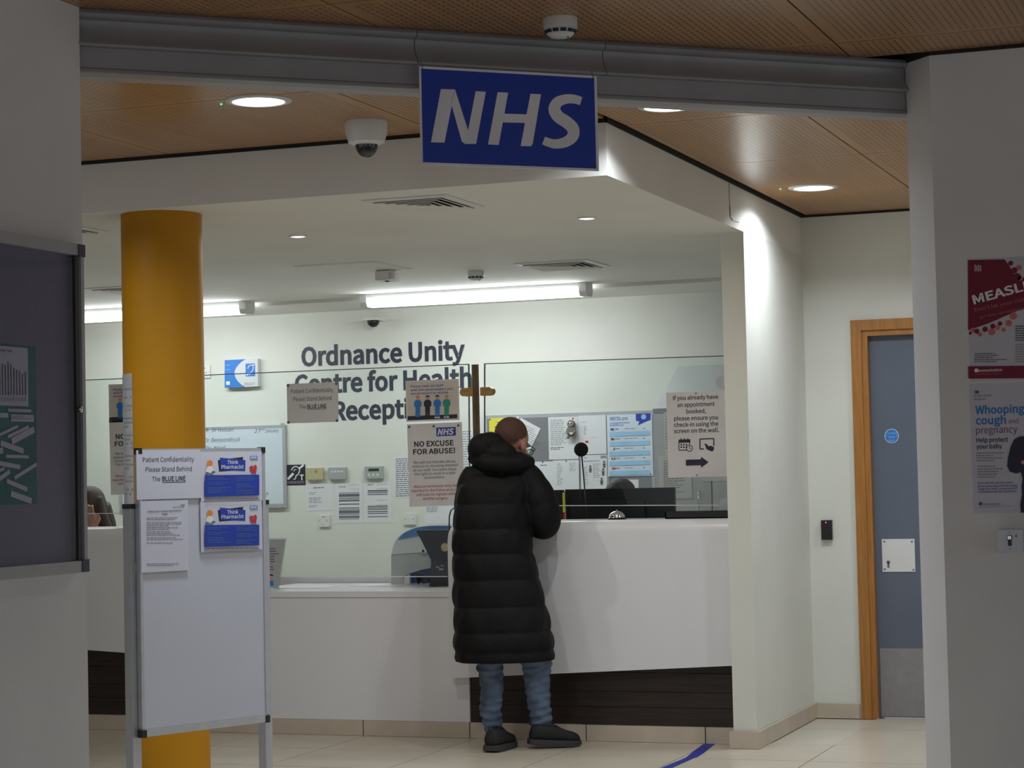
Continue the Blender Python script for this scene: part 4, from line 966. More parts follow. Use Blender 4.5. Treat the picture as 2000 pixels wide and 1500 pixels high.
# ================================================================== FOREGROUND LEFT WALL: LOCKABLE NOTICE CASE
S_LEFT = Surf((XL, 0, 0), (1, 0, 0), (0, 1, 0))
ya, yb_, zt_, zb_ = 4.02, 5.112, 1.972, 1.066
nc = empty('notice_case', Vector((XL, (ya+yb_)/2, zb_)), 'lockable aluminium notice case with a teal poster on the near left wall', 'noticeboard')
box('back_board', (XL, ya+.01, zb_+.01), (XL+.006, yb_-.01, zt_-.01), mat('case_felt', (.27, .26, .32), .95, .08, 200, .1, 300), nc)
def bar(lo, hi): return box('frame_bar', lo, hi, ALUG, nc, .008)
D_ = .034
bar((XL, ya, zt_-.032), (XL+D_, yb_, zt_)); bar((XL, ya, zb_), (XL+D_, yb_, zb_+.032)); bar((XL, ya, zb_+.02), (XL+D_, ya+.022, zt_-.02)); bar((XL, yb_-.016, zb_+.02), (XL+D_, yb_, zt_-.02))
for z in (zt_-.035, zb_+.001): box('corner_cap', (XL, yb_-.03, z), (XL+D_+.003, yb_+.003, z+.034), mat('dark_corner', (.05, .06, .10), .4), nc, .008)
box('pane', (XL+.022, ya+.02, zb_+.03), (XL+.026, yb_-.018, zt_-.03), PERSPEX, nc)
box('pane_frame', (XL+.020, yb_-.040, zb_+.03), (XL+.030, yb_-.030, zt_-.03), DGREY, nc)
lk = S_LEFT.pt(135, 800)
lathe('lock', [(.009, 0), (.009, .010), (.006, .012)], Matrix.Translation((XL+.026, yb_-.026, lk.z)) @ Matrix.Rotation(math.pi/2, 4, 'Y'), CHROME, nc, 20)
S_CASE = Surf((XL+.0062, 0, 0), (1, 0, 0), (0, 1, 0))
s = Sheet('teal_poster', 'teal poster with bar chart and scattered white slips inside the notice case', 'poster', S_CASE, -40, 667, 69, 988, TEAL, .001)
s.rect('chart_sheet', PAPERC, -38, 672, 54, 790); s.text('chart_title', INK, 'Friends & Family Test', -32, 683.5, 24, 5, .01)
random.seed(3)
for k, hgt in enumerate((62, 60, 58, 64, 60, 52, 48, 46, 40, 44)):
    x = 2+5.6*k-4; s.rect('chart_bar', INKG, x, 770-hgt, x+2.2, 772); s.rect('chart_bar_label', INKL, x, 776, x+1.6, 784)
def slip(x, y, w, h_, r): s.rect('slip', PAPERC, x, y, x+w, y+h_, r*.55)
for q in ((16, 798, 45, 6, 0), (-10, 806, 26, 9, .0), (21, 809, 45, 14, .0), (-4, 848, 42, 6, .5), (15, 850, 44, 7, .5), (22, 856, 48, 14, .55), (2, 860, 46, 11, -.35), (12, 888, 44, 6, -.03), (-12, 874, 18, 12, 0), (-8, 899, 48, 9, -.2), (28, 930, 48, 8, .6), (-14, 940, 38, 10, .7), (14, 935, 42, 9, -.45), (22, 958, 42, 12, -.4), (-12, 922, 22, 6, .5)): slip(*q)
for q in ((22, 812, 62, 820, 3, 0), (20, 800.5, 40, 802, 1, 0)): s.lines('slip_print', INKL, q[0], q[1], q[2], q[3], q[4], .5, q[5])
s.finish()

# ================================================================== EASEL WHITEBOARD IN FRONT OF THE COLUMN
eTL = CAM + ray(265, 877)*7.45; eTR = CAM + ray(512, 878)*7.85
ed = eTR-eTL; ed.z = 0; ed.normalize(); en = Vector((ed.y, -ed.x, 0))
eo = Vector((eTL.x, eTL.y, 0)); EW = (eTR-eTL).dot(ed); ez1 = eTL.z; ez0 = (CAM + ray(272, 1437)*7.45).z
ez = empty('easel', eo + ed*(EW/2), 'white flip easel board on aluminium legs standing before the yellow column', 'easel')
EM = frameM(eo, ed, -en, Vector((0, 0, 1)))      # local: x along board, y away from viewer, z up
def eb(name, lo, hi, m, bev=.002, parent=ez): return box(name, lo, hi, m, parent, bev, EM)
eb('board', (.008, -.012, ez0+.02), (EW-.008, .006, ez1-.012), EASELW, .001)
eb('frame_rail', (0, -.016, ez1-.022), (EW, .008, ez1), ALU); eb('frame_rail', (0, -.016, ez0), (EW, .008, ez0+.03), ALU)
eb('frame_side', (0, -.016, ez0), (.012, .008, ez1), ALU); eb('frame_side', (EW-.014, -.016, ez0), (EW, .008, ez1), ALU)
for x in (-.001, EW-.027):
    eb('corner_cap', (x if x < .1 else x+.010, -.0178, ez1-.018), (x+.016 if x < .1 else x+.028, .010, ez1+.003), BLACKP, .005)
for x in (-.002, EW-.018): eb('corner_cap', (x, -.018, ez0-.002), (x+.02, .010, ez0+.024), BLACKP, .004)
zl = (CAM + ray(258, 992)*7.45).z
for xa_, xb2 in ((-.022, .014), (EW+.002, EW+.034)):
    eb('leg', (xa_, .010, .03), (xb2, .052, zl), ALU, .006); eb('leg_cap', (xa_-.001, .008, zl-.003), (xb2+.001, .054, zl+.014), BLACKP, .006)
    eb('foot', (xa_, -.26, 0), (xb2, .32, .035), ALU, .008)
eb('cross_bar', (-.01, .018, .50), (EW+.01, .045, .53), ALU, .004); eb('board_hinge', (-.01, .006, 1.0), (EW+.01, .03, 1.03), ALU, .004)
S_EASEL = Surf(EM @ Vector((0, -.0165, 0)), en, ed)
s = Sheet('confidentiality_notice', 'white sheet asking patients to stand behind the blue line, on the easel', 'notice', S_EASEL, 266, 879.5, 391, 976, PAPERC, .001)
s.text('text', INK, 'Patient Confidentiality', 279, 902.5, 379, 9); s.text('text', INK, 'Please Stand Behind', 284.5, 921.5, 375, 9); s.text('text', INK, 'The', 297.5, 940, 313.5, 8.8); s.text('text', INK, 'BLUE LINE', 317, 939.5, 362.5, 8.8, .02); s.rect('text', INK, 317, 941.5, 363, 942.8); s.finish()
def pharmacist(x, y, label):
    s = Sheet('pharmacist_notice', label, 'notice', S_EASEL, x, y, x+120, y+99, PAPERC, .0012, 'pharmacist notices on the easel')
    Q = lambda a, b: (x+a, y+b + .012*a*(1 - b/45))
    s.poly('banner_shadow', NAVY, [Q(34.5, 16), Q(84, 9), Q(82, 35), Q(37, 38.5)]); s.poly('banner', BLUEP, [Q(38.5, 11), Q(88.5, 15.5), Q(88, 37), Q(41, 35)])
    s.text('banner_text', WINK, 'Think', *Q(53, 23.5), x+74.5, 7, .012); s.text('banner_text', WINK, 'Pharmacist', *Q(41.5, 33), x+85, 7, .012)
    a = Q(97.5, 7); mini_logo(s, a[0], a[1], a[0]+14.5, a[1]+6.5, BLUEL)
    hx, hy = Q(104, 32); s.poly('heart', REDP, [(hx-.5, hy+10), (hx-5.5, hy+5), (hx-7.5, hy), (hx-6.5, hy-4.5), (hx-3, hy-5.5), (hx, hy-3.5), (hx+3, hy-7), (hx+6, hy-6), (hx+7, hy-1), (hx+5, hy+5), (hx+5.5, hy+10.5), (hx+2.5, hy+8)])
    s.lines('heart_text', PINK, hx-4, hy-2, hx+4, hy+4, 2, .4, 0, ragged=False)
    fx, fy = Q(19, 23); s.disc('figure_head', ORANGE, fx, fy, 5.6, 18); s.poly('figure_body', WINK, [(fx-5, fy+5), (fx+5, fy+5), (fx+8, fy+14), (fx+5, fy+18), (fx-5, fy+18), (fx-8, fy+14)]); s.disc('figure_foot', INKG, fx-5, fy+18.5, 3, 12, 1.8); s.disc('figure_foot', INKG, fx+7, fy+16.5, 3.5, 12, 2)
    s.poly('blue_panel', BLUEP, [Q(9, 45.5), Q(115.5, 44.5), Q(115.5, 86), Q(9, 88.5)])
    for (a0, b0, w, n_) in ((15, 50, 45, 2), (15, 60, 42, 2), (15, 70, 46, 4), (71, 49, 42, 3), (71, 62, 42, 3), (71, 75, 42, 3)):
        q = Q(a0, b0); s.lines('panel_print', mat('pale_blue_print', (.10, .16, .45), .5), q[0], q[1], q[0]+w, q[1]+3.1*n_, n_, .35, -.005)
    q = Q(11, 91); s.lines('footer', INKG, q[0], q[1], q[0]+102, q[1]+3, 1, .7, -.012, ragged=False); s.finish()
pharmacist(391, 882.5, 'blue pharmacist notice with red heart, upper of two on the easel')
pharmacist(391, 980, 'blue pharmacist notice with red heart, lower of two on the easel')
def survey(s):
    s.rect('logo', INKL, 353, 985, 361, 988); s.lines('print', INKL, 338, 989.5, 361, 992, 1, .6, ragged=False); s.text('heading', INK, 'Patient survey: Ordnance Unity Centre For', 289, 1001, 355, 3.4, .01); s.text('heading', INK, 'Health', 317, 1006, 327, 3.4, .01)
    for y0, n_ in ((1011, 2), (1020, 5), (1038, 3), (1050, 2), (1060, 1)): s.lines('print', INKG, 286.5, y0, 359, y0+3.4*n_, n_, .32, -.005)
    s.lines('print', INKG, 286.5, 1101, 354, 1107, 2, .35, -.005)
paper('white survey letter below the confidentiality sheet on the easel', 274, 979, 367, 1119, S_EASEL, PAPERC, deco=survey, group=None, lift=.0)
for o_ in bpy.data.objects:
    if 'group' in o_ and o_['group'] is None: del o_['group']
s = None

# long paper list wrapped on the column's left side
bm = bmesh.new(); a0 = math.atan2(-dv.y, -dv.x); z1_, z0_ = onp(243, 732, PCc, dv).z, onp(248, 989, PCc, dv).z
rows = []
for k in range(9):
    a = a0 - math.radians(86) + math.radians(42)*k/8 - math.radians(5); R_ = PR + .0022
    rows.append((bm.verts.new((PCc.x+R_*math.cos(a), PCc.y+R_*math.sin(a), z0_)), bm.verts.new((PCc.x+R_*math.cos(a), PCc.y+R_*math.sin(a), z1_))))
for (a, b), (c, d) in zip(rows, rows[1:]): bm.faces.new((a, c, d, b))
bmesh.ops.solidify(bm, geom=list(bm.faces), thickness=.0012)
lst = tag(mk('paper_list', bm, PAPER, None, False), 'long narrow paper list stuck on the left side of the yellow column', 'paper')
bm = bmesh.new(); random.seed(5)
for r_ in range(26):
    z = z1_ - .06 - r_*(z1_-z0_-.1)/26
    if random.random() < .25: continue
    for k in range(3, 8):
        if random.random() < .2: continue
        aa = a0 - math.radians(91) + math.radians(42)*k/8
        q = [Vector((PCc.x+(PR+.0036)*math.cos(t), PCc.y+(PR+.0036)*math.sin(t), zz)) for t, zz in ((aa, z), (aa+.075, z), (aa+.075, z-.006), (aa, z-.006))]
        bm.faces.new([bm.verts.new(p) for p in q])
mk('print', bm, INKL, lst)

# ================================================================== FURNITURE AND DEVICES BEHIND THE COUNTER
# sloping-top lockers by the post
LF = 12.18; lx0 = -3.566; fz = ony(1277, 799, LF).z; bz = ony(1325, 716, YB).z
lk_ = empty('locker_unit', Vector(((lx0+XPL)/2, LF+.25, 0)), 'tall grey steel lockers with sloping top in the corner by the post', 'locker')
bm = bmesh.new(); addprism(bm, [Vector((lx0, LF, 0)), Vector((lx0, LF, fz)), Vector((lx0, YB-.002, bz)), Vector((lx0, YB-.002, 0))], Vector((XPL-.005-lx0, 0, 0))); mk('carcass', bm, LOCK, lk_, False, .002)
box('top_rail', (lx0-.004, LF-.008, fz-.022), (XPL-.006, LF+.002, fz+.002), mat('locker_rail', (.36, .38, .39), .4), lk_, .001)
dw = (XPL-.005-lx0)/3
for k in range(3):
    a = lx0 + dw*k
    for z0q, z1q in ((.08, .86), (.87, fz-.03)):
        d_ = box('locker_door', (a+.004, LF-.013, z0q), (a+dw-.004, LF, z1q), LOCK, lk_, .002)
        zz = z0q+.24 if z1q > 1 else z1q-.3
        tube('handle', [(a+dw*.78, LF-.015, zz+.08), (a+dw*.78, LF-.028, zz+.075), (a+dw*.78, LF-.028, zz-.045), (a+dw*.78, LF-.015, zz-.05)], .005, CHROME, d_, 8)
S_LOCK = Surf((0, LF-.0135, 0), (0, -1, 0), (1, 0, 0))
paper('white typed sheet on the locker doors hanging below the check-in notice', 1286, 890, 1349, 975, S_LOCK, deco=lambda s: s.lines('print', INKL, 1296, 900, 1340, 965, 15, .35), rot=.01)
paper('narrow white sheet on the locker door left of the check-in notice', 1296, 805, 1320, 893, S_LOCK, deco=lambda s: s.lines('print', INKL, 1300, 812, 1318, 880, 12, .3), lift=.002)
paper('white label sheet on the right locker door below the check-in notice', 1371, 932, 1428, 940, S_LOCK)

def monitor(xa, xb, yt_, yb2, Y, label, tilt=0):
    A = ony(xa, yt_, Y); B = ony(xb, yt_, Y); z0 = ony(xa, yb2, Y).z; e = empty('monitor', Vector(((A.x+B.x)/2, Y+.04, ZL)), label, 'monitor', 'monitors behind the counter')
    box('screen_case', (A.x, Y, z0), (B.x, Y+.025, A.z), BLACKP, e, .004); box('screen', (A.x+.012, Y+.0245, z0+.012), (B.x-.012, Y+.026, A.z-.012), DGREY, e)
    box('rear_bulge', ((A.x+B.x)/2-.14, Y-.02, z0+.08), ((A.x+B.x)/2+.14, Y+.001, z0+.26), BLACKP, e, .01)
    box('stand_neck', ((A.x+B.x)/2-.03, Y-.03, ZL+.01), ((A.x+B.x)/2+.03, Y-.005, z0+.2), BLACKP, e, .004); box('stand_foot', ((A.x+B.x)/2-.12, Y-.10, ZL-.001), ((A.x+B.x)/2+.12, Y+.12, ZL+.012), BLACKP, e, .005)
monitor(1103.5, 1317, 956, 1075, 10.53, 'wide black monitor seen from behind on the high counter by the post')
monitor(936, 1099, 960, 1075, 10.53, 'black monitor mostly hidden by the man, left of the wide one')
# black tray on the counter top by the post
P = ony(1312, 1002, 10.20); B_ = ony(1424, 1002, 10.20)
tr = empty('letter_tray', Vector(((P.x+XPL)/2, 10.2, ZT)), 'flat black tray on the high counter against the post', 'tray')
for nm, lo, hi in (('tray_base', (P.x, 10.08, ZT), (XPL-.01, 10.27, ZT+.006)), ('tray_side', (P.x, 10.08, ZT), (XPL-.01, 10.086, ZT+.034)), ('tray_side', (P.x, 10.264, ZT), (XPL-.01, 10.27, ZT+.034)), ('tray_side', (P.x, 10.08, ZT), (P.x+.006, 10.27, ZT+.034))): box(nm, lo, hi, BLACKP, tr, .001)
# reception bell
P = ony(1205, 1014, 10.12); be = empty('counter_bell', Vector((P.x, 10.12, ZT)), 'small chrome dome bell on the high counter in front of the monitor', 'bell')
lathe('bell_base', [(.046, 0), (.046, .006), (.04, .010)], Matrix.Translation((P.x, 10.12, ZT)), BLACKP, be, 28)
lathe('bell_dome', [(.043, .010)] + [(.042*math.cos(t*math.pi/16), .012+.030*math.sin(t*math.pi/16)) for t in range(9)], Matrix.Translation((P.x, 10.12, ZT)), CHROME, be, 28)
lathe('bell_button', [(.004, .042), (.004, .047), (.0015, .049)], Matrix.Translation((P.x, 10.12, ZT)), CHROME, be, 12)
# microphone with foam ball
P = ony(1135, 878, 10.44); B_ = ony(1146, 1000, 10.40); mi = empty('desk_microphone', Vector((B_.x, 10.40, ZT-.3)), 'round black foam ball on a thin stem above the monitors', 'microphone')
bm = bmesh.new(); addell(bm, P, (.037, .037, .037), None, 24, 16); mk('foam_ball', bm, mat('black_foam', (.006, .006, .007), .95, .2, 120, .4, 300), mi, True)
base = Vector((B_.x+.01, 10.365, ZL))
tube('stem', [base + Vector((0, 0, .01)), B_ + Vector((0, 0, 0)), P - Vector((-.003, 0, .034))], .0038, BLACKP, mi, 8)
tube('cable', [base + Vector((-.03, 0, .01)), Vector((P.x-.012, 10.44, B_.z+.02)), P - Vector((.012, 0, .03))], .0022, BLACKP, mi, 6)
lathe('mic_base', [(.055, -.001), (.055, .010), (.045, .014)], Matrix.Translation(base), BLACKP, mi, 24); mi.location = mi.location
# yellow and red marker stick between the monitors
P = ony(1101.5, 962, 10.50); zb2 = ony(1101.5, 1000, 10.5).z; P0 = ony(1101.5, 962, 10.50)
mk_ = empty('ruler_stick', Vector((P.x, 10.5, ZL)), 'thin upright yellow and red stick between the two monitors', 'stick')
box('yellow_half', (P.x-.005, 10.49, zb2), (P.x+.006, 10.496, P.z), YELP, mk_, .001); box('red_half', (P.x-.005, 10.49, ZL-.002), (P.x+.006, 10.496, zb2), REDP, mk_, .001)

# blue and white casing machine and tilted black screen on the low desk
M0 = ony(765, 1140, 10.62); M1 = ony(900, 1140, 10.62)
mw = empty('check_in_machine', Vector(((M0.x+M1.x)/2, 10.62, ZL)), 'rounded white and blue device casing on the low desk behind the man', 'machine')
def fpt(x, y, Y=10.56): p = ony(x, y, Y); return Vector((p.x, Y, p.z))
def slab(name, pts, m, Y, d, par, bev=.006):
    bm = bmesh.new(); addprism(bm, [fpt(x, y, Y) for x, y in pts], Vector((0, d, 0))); return mk(name, bm, m, par, 'auto', bev)
top_arc = smoothline([(765, 1083), (768, 1066), (776, 1051), (790, 1040), (810, 1032), (840, 1029), (885, 1030), (905, 1040)], 4)
slab('upper_shell', top_arc + [(905, 1082), (850, 1078), (800, 1080)], CASEW, 10.56, .16, mw)
blue = smoothline([(777, 1054), (790, 1040.5), (812, 1031), (840, 1027), (885, 1028), (906, 1036)], 4)
slab('blue_cover', blue + [(906, 1048), (860, 1044), (815, 1047)], CASEB, 10.552, .172, mw)
slab('lower_shell', [(764, 1083), (800, 1079), (850, 1077), (905, 1081), (905, 1110), (850, 1108), (822, 1113), (800, 1120), (787, 1128), (787, 1142), (764, 1142)], mat('grey_casing', (.46, .48, .47), .35), 10.568, .14, mw)
slab('blue_drawer', [(800, 1119), (822, 1112.5), (850, 1109), (905, 1110), (905, 1138), (800, 1138)], mat('dark_blue_casing', (.015, .05, .22), .4), 10.60, .10, mw)
slab('shell_foot', [(787, 1129), (800, 1121), (800, 1142), (787, 1142)], CASEW, 10.575, .12, mw)
slab('rear_foot', [(801, 1138.2), (904, 1138.2), (904, 1142), (801, 1142)], CASEW, 10.61, .09, mw, .001)
P = fpt(828, 1076, 10.55); bm = bmesh.new(); addell(bm, P, (.028, .012, .014)); mk('lock_bezel', bm, CASEW, mw, True); lathe('lock', [(.008, 0), (.008, .004)], Matrix.Translation(P - Vector((0, .009, 0))) @ RX, DGREY, mw, 16)
ts = empty('tilted_screen', fpt(850, 1148, 10.36), 'black touchscreen seen from behind, tilted on its stand on the low desk', 'monitor')
slab('screen_back', [(813, 1036), (874, 1035), (873.5, 1097), (842, 1094)], BLACKP, 10.36, .03, ts, .003)
slab('stand', [(842, 1094), (873, 1096), (873, 1150), (838, 1148), (841, 1132), (835, 1125), (842, 1104)], DGREY, 10.365, .05, ts, .003)
slab('stand_base', [(838, 1146), (874, 1147), (874, 1152), (837, 1151)], BLACKP, 10.33, .14, ts, .002)
lathe('round_sticker', [(.022, 0), (.022, .001)], Matrix.Translation(fpt(869, 1069, 10.359)) @ RX, BEIGEP, ts, 24)
sft = Surf((0, 10.3635, 0), (0, -1, 0), (1, 0, 0))
bm = bmesh.new()
for x0, y0, x1, y1 in ((851, 1106, 858, 1109), (860, 1104, 867, 1106), (857, 1109.5, 866, 1114)): bm.faces.new([bm.verts.new(sft.pt(*q)) for q in ((x0, y0), (x1, y0), (x1, y1), (x0, y1))])
mk('rating_label', bm, INKL, ts)
random.seed(11)
for k in range(6):
    z = ZL + .006
    p = [ony(810+4*k, 1132, 10.3)]; st = Vector((fpt(812, 1140, 10.44).x + .004*k, 10.44, z+.05+.004*k)); en_ = Vector((fpt(846, 1140, 10.38).x, 10.40, z+.02+.004*k))
    tube('cable', [st + Vector((-.01, .06, -.05)), st, st + Vector((.03, -.02, .02-.006*k)), (st+en_)/2 + Vector((0, -.03, -.025+.004*k)), en_], .003, BLACKP, ts, 6)
# loose papers on the low desk
for k, (x, y, w, d, a, lab) in enumerate(((600, 1147, .30, .21, .15, 'loose white sheet on the low desk nearest the easel'), (745, 1143, .30, .21, -.2, 'loose white sheet in the middle of the low desk'), (835, 1151, .21, .10, .1, 'loose folded leaflet under the tilted screen'))):
    P = onz(x, y, ZL); M = Matrix.Translation((P.x, max(P.y, YC+.12), ZL)) @ Matrix.Rotation(a, 4, 'Z')
    tag(box('paper_sheet', (-w/2, -d/2, .0003), (w/2, d/2, .002), PAPER, None, 0, M), lab, 'paper', 'loose papers on the low desk')
# acrylic leaflet holder
hx = ony(523, 1150, YC+.08); h0 = empty('leaflet_holder', Vector((hx.x, YC+.08, ZL)), 'slanted clear acrylic leaflet stand on the low desk beside the easel', 'leaflet stand')
A0 = Vector((ony(490, 1152, YC+.06).x, YC+.06, ZL+.006)); B0 = Vector((ony(545, 1152, YC+.06).x, YC+.06, ZL+.006)); C0 = ony(560, 1050, YC+.14); D0 = Vector((C0.x - (B0.x-A0.x), C0.y, C0.z))
bm = bmesh.new(); addprism(bm, [A0, B0, C0, D0], Vector((0, .004, 0))); mk('acrylic_sheet', bm, ACRYL, h0)
q = lambda a, b: A0 + (B0-A0)*a + (D0-A0)*b - Vector((0, .0012, 0)); bm = bmesh.new(); addprism(bm, [q(.03, .03), q(.97, .03), q(.97, .97), q(.03, .97)], Vector((0, .001, 0))); leaf = mk('leaflet', bm, mat('leaflet_paper', (.40, .42, .42), .5), h0)
q2 = lambda a, b: q(a, b) - Vector((0, .0008, 0))
bm = bmesh.new()
for k in range(9):
    b = .78-.05*k; w = random.uniform(.5, .85); bm.faces.new([bm.verts.new(p) for p in (q2(.1, b), q2(w, b), q2(w, b+.018), q2(.1, b+.018))])
mk('print', bm, INKG, leaf)
bm = bmesh.new(); bm.faces.new([bm.verts.new(q2(.62+.10*math.cos(t*.5236), .23+.05*math.sin(t*.5236))) for t in range(12)]); mk('picture_face', bm, SKINP, leaf)
bm = bmesh.new(); bm.faces.new([bm.verts.new(q2(.62+.11*math.cos(t*.5236), .265+.035*math.sin(t*.5236))) for t in range(0, 7)]); mk('picture_hair', bm, INK, leaf)
bm = bmesh.new(); bm.faces.new([bm.verts.new(p) for p in (q2(.46, .08), q2(.80, .08), q2(.76, .17), q2(.5, .17))]); mk('picture_body', bm, BLUEL, leaf)
bm = bmesh.new(); addbox(bm, (A0.x-.004, YC+.05, ZL), (B0.x+.004, YC+.12, ZL+.007)); mk('stand_foot', bm, ACRYL, h0)

# plush sloth hanging on the noticeboard
P = ony(1116, 838, YB-.045); sl = empty('plush_sloth', Vector((P.x, YB-.045, P.z)), 'small grey plush sloth hanging from a red pin on the noticeboard', 'soft toy')
u_ = 1/310
bm = bmesh.new(); addell(bm, P + Vector((0, 0, -4*u_)), (8*u_, 6*u_, 11*u_)); addell(bm, P + Vector((0, 0, 10*u_)), (8.5*u_, 7*u_, 8*u_))
for sx in (-1, 1): addtube(bm, [P + Vector((sx*6*u_, 0, 2*u_)), P + Vector((sx*9*u_, -3*u_, -6*u_)), P + Vector((sx*5*u_, -7*u_, -9*u_))], [3*u_, 2.6*u_, 2.2*u_], 8); addtube(bm, [P + Vector((sx*4*u_, 0, -12*u_)), P + Vector((sx*7*u_, -4*u_, -17*u_))], [3*u_, 2.4*u_], 8)
mk('plush_body', remesh(bm, .003, 3), PLUSH, sl, True)
bm = bmesh.new(); addell(bm, P + Vector((0, -5.6*u_, 9.5*u_)), (5.6*u_, 2.2*u_, 5*u_)); addell(bm, P + Vector((2*u_, -7*u_, -9*u_)), (5*u_, 2*u_, 3*u_)); mk('face_patch', remesh(bm, .003, 2), PLUSHW, sl, True)
for sx in (-1, 1): bm = bmesh.new(); addell(bm, P + Vector((sx*2.8*u_, -7.4*u_, 10.5*u_)), (1.6*u_, .8*u_, 1.6*u_)); mk('eye', bm, INK, sl, True)
bm = bmesh.new(); addell(bm, P + Vector((0, -7.9*u_, 8.2*u_)), (1.3*u_, .8*u_, 1*u_)); mk('nose', bm, INK, sl, True)
tube('loop', [P + Vector((0, 0, 17*u_)), P + Vector((2*u_, .01, 24*u_)), Vector((P.x+.003, YB-.02, P.z+.085))], .0012, WPL, sl, 6)

# blue tape line on the floor, in worn lengths
tp = empty('floor_tape', Vector((-2.67, 9.4, 0)), 'blue tape line stuck across the floor tiles in front of the counter', 'tape')
for pts in ([(-2.70, 9.93), (-2.645, 9.935), (-2.612, 9.60), (-2.605, 9.45), (-2.652, 9.44), (-2.672, 9.62)], [(-2.652, 9.437), (-2.612, 9.445), (-2.622, 9.1), (-2.625, 8.7), (-2.672, 8.7), (-2.668, 9.1)], [(-2.668, 8.695), (-2.622, 8.695), (-2.63, 7.9), (-2.675, 7.9)]):
    bm = bmesh.new(); addprism(bm, [Vector((x, y, .0006)) for x, y in pts], Vector((0, 0, .0006))); mk('tape_length', bm, TAPE, tp)

# ================================================================== PEOPLE
av = Vector((math.cos(YAW), math.sin(YAW), 0)); bv = Vector((-math.sin(YAW), math.cos(YAW), 0)); UP = Vector((0, 0, 1))
def head_geo(bm, M):
    T = lambda p: M @ Vector(p); R3 = M.to_3x3()
    addell(bm, T((0, -.015, .035)), (.076, .095, .088), R3, 28, 20); addell(bm, T((0, .028, -.035)), (.061, .062, .085), R3); addell(bm, T((0, .042, -.088)), (.040, .042, .030), R3)
    addtube(bm, [T((0, .086, .012)), T((0, .102, -.018)), T((0, .106, -.032))], [.008, .011, .015], 10)
    addell(bm, T((0, .070, .028)), (.052, .018, .012), R3)
    for sx in (-1, 1):
        addell(bm, T((sx*.077, -.008, -.008)), (.011, .021, .031), R3, 14, 10); addell(bm, T((sx*.036, .070, -.025)), (.022, .018, .020), R3, 12, 8); addell(bm, T((sx*.014, .100, -.034)), (.010, .009, .008), R3, 10, 8)
    addell(bm, T((0, .089, -.060)), (.023, .009, .006), R3, 12, 8); addell(bm, T((0, .087, -.070)), (.020, .010, .007), R3, 12, 8)
    addtube(bm, [T((0, -.02, -.05)), T((0, -.035, -.12)), T((0, -.05, -.20))], [.058, .055, .062], 14)
def face_parts(M, parent, brow):
    R3 = M.to_3x3()
    for sx in (-1, 1):
        bm = bmesh.new(); addell(bm, M @ Vector((sx*.032, .083, .006)), (.013, .010, .009), R3, 12, 10); mk('eye', bm, WPL, parent, True)
        bm = bmesh.new(); addell(bm, M @ Vector((sx*.032, .0915, .006)), (.005, .002, .005), R3, 10, 8); mk('iris', bm, INK, parent, True)
        bm = bmesh.new(); addtube(bm, [M @ Vector((sx*.016, .092, .024)), M @ Vector((sx*.034, .091, .029)), M @ Vector((sx*.054, .078, .024))], [.003, .004, .002], 6); mk('eyebrow', bm, brow, parent, True)
    bm = bmesh.new(); addell(bm, M @ Vector((0, .0965, -.065)), (.020, .0035, .003), R3, 12, 8); mk('mouth', bm, mat('lips', (.30, .10, .08), .5), parent, True)
def hand_geo(bm, W, d, n, side, curl=.35, spread=.10):
    """wrist W, direction d, palm normal n (away from palm), side=+1 thumb towards d x n"""
    d = d.normalized(); n = (n - d*n.dot(d)).normalized(); t = d.cross(n)*side
    R3 = Matrix((t, d, n)).transposed()
    addell(bm, W + d*.045, (.042, .055, .016), R3, 16, 10); addtube(bm, [W - d*.03, W, W + d*.03], [.030, .027, .026], 10)
    for k, (o, L) in enumerate(((.030, .070), (.010, .080), (-.010, .074), (-.029, .058))):
        b0 = W + d*.080 + t*o; dd = (d + t*(o*spread*10)).normalized(); pts = [b0 - dd*.02, b0]; ang = 0
        for q, f_ in enumerate((.45, .30, .25)):
            ang += curl*(1 + .3*q); pts.append(pts[-1] + (dd*math.cos(ang) - n*math.sin(ang))*L*f_)
        addtube(bm, pts, [.009, .0095, .009, .0085, .007], 9)
    b0 = W + d*.025 + t*.032; dd = (d*.72 + t*.65 - n*.2).normalized(); addtube(bm, [b0 - dd*.02, b0, b0 + dd*.035, b0 + dd*.03 + d*.028], [.014, .013, .011, .008], 9)

# ---------------- the man at the counter
O = onz(985, 1462, 0)
def mp(x, y, b):
    d = ray(x, y); t = ((O-CAM).dot(bv) + b)/d.dot(bv); return CAM + d*t
man = empty('person', O, 'man in a long black quilted hooded coat and jeans leaning on the reception counter', 'person')
K = 1/407.
hf = (av*.56 + bv*.83 - UP*.42).normalized(); hr = hf.cross(UP).normalized(); hu = hr.cross(hf)
HM = frameM(mp(1000, 869, .17), hr, hf, hu)
bm = bmesh.new(); head_geo(bm, HM)
neck = HM @ Vector((0, -.05, -.19)); pel = mp(985, 1175, .03)
addtube(bm, [pel, mp(972, 1080, .05), mp(968, 1000, .08), mp(975, 940, .11), neck], [.14, .12, .125, .12, .06], 16)
LEGL = [(960, 1225, .03, .085), (959, 1285, .01, .062), (961, 1345, .02, .050), (960, 1390, .03, .046), (965, 1430, .03, .036), (966, 1452, .03, .036)]
LEGR = [(1035, 1225, .03, .085), (1047, 1285, .02, .068), (1050, 1345, .03, .055), (1054, 1390, .03, .047), (1059, 1420, .03, .036), (1061, 1440, .03, .036)]
for L_ in (LEGL, LEGR): addtube(bm, [mp(x, y, b) for x, y, b, r in L_], [r*.85 for x, y, b, r in L_], 14)
addtube(bm, [mp(995, 1175, .03), mp(960, 1225, .03)], [.12, .09], 12); addtube(bm, [mp(990, 1175, .03), mp(1035, 1225, .03)], [.12, .09], 12)
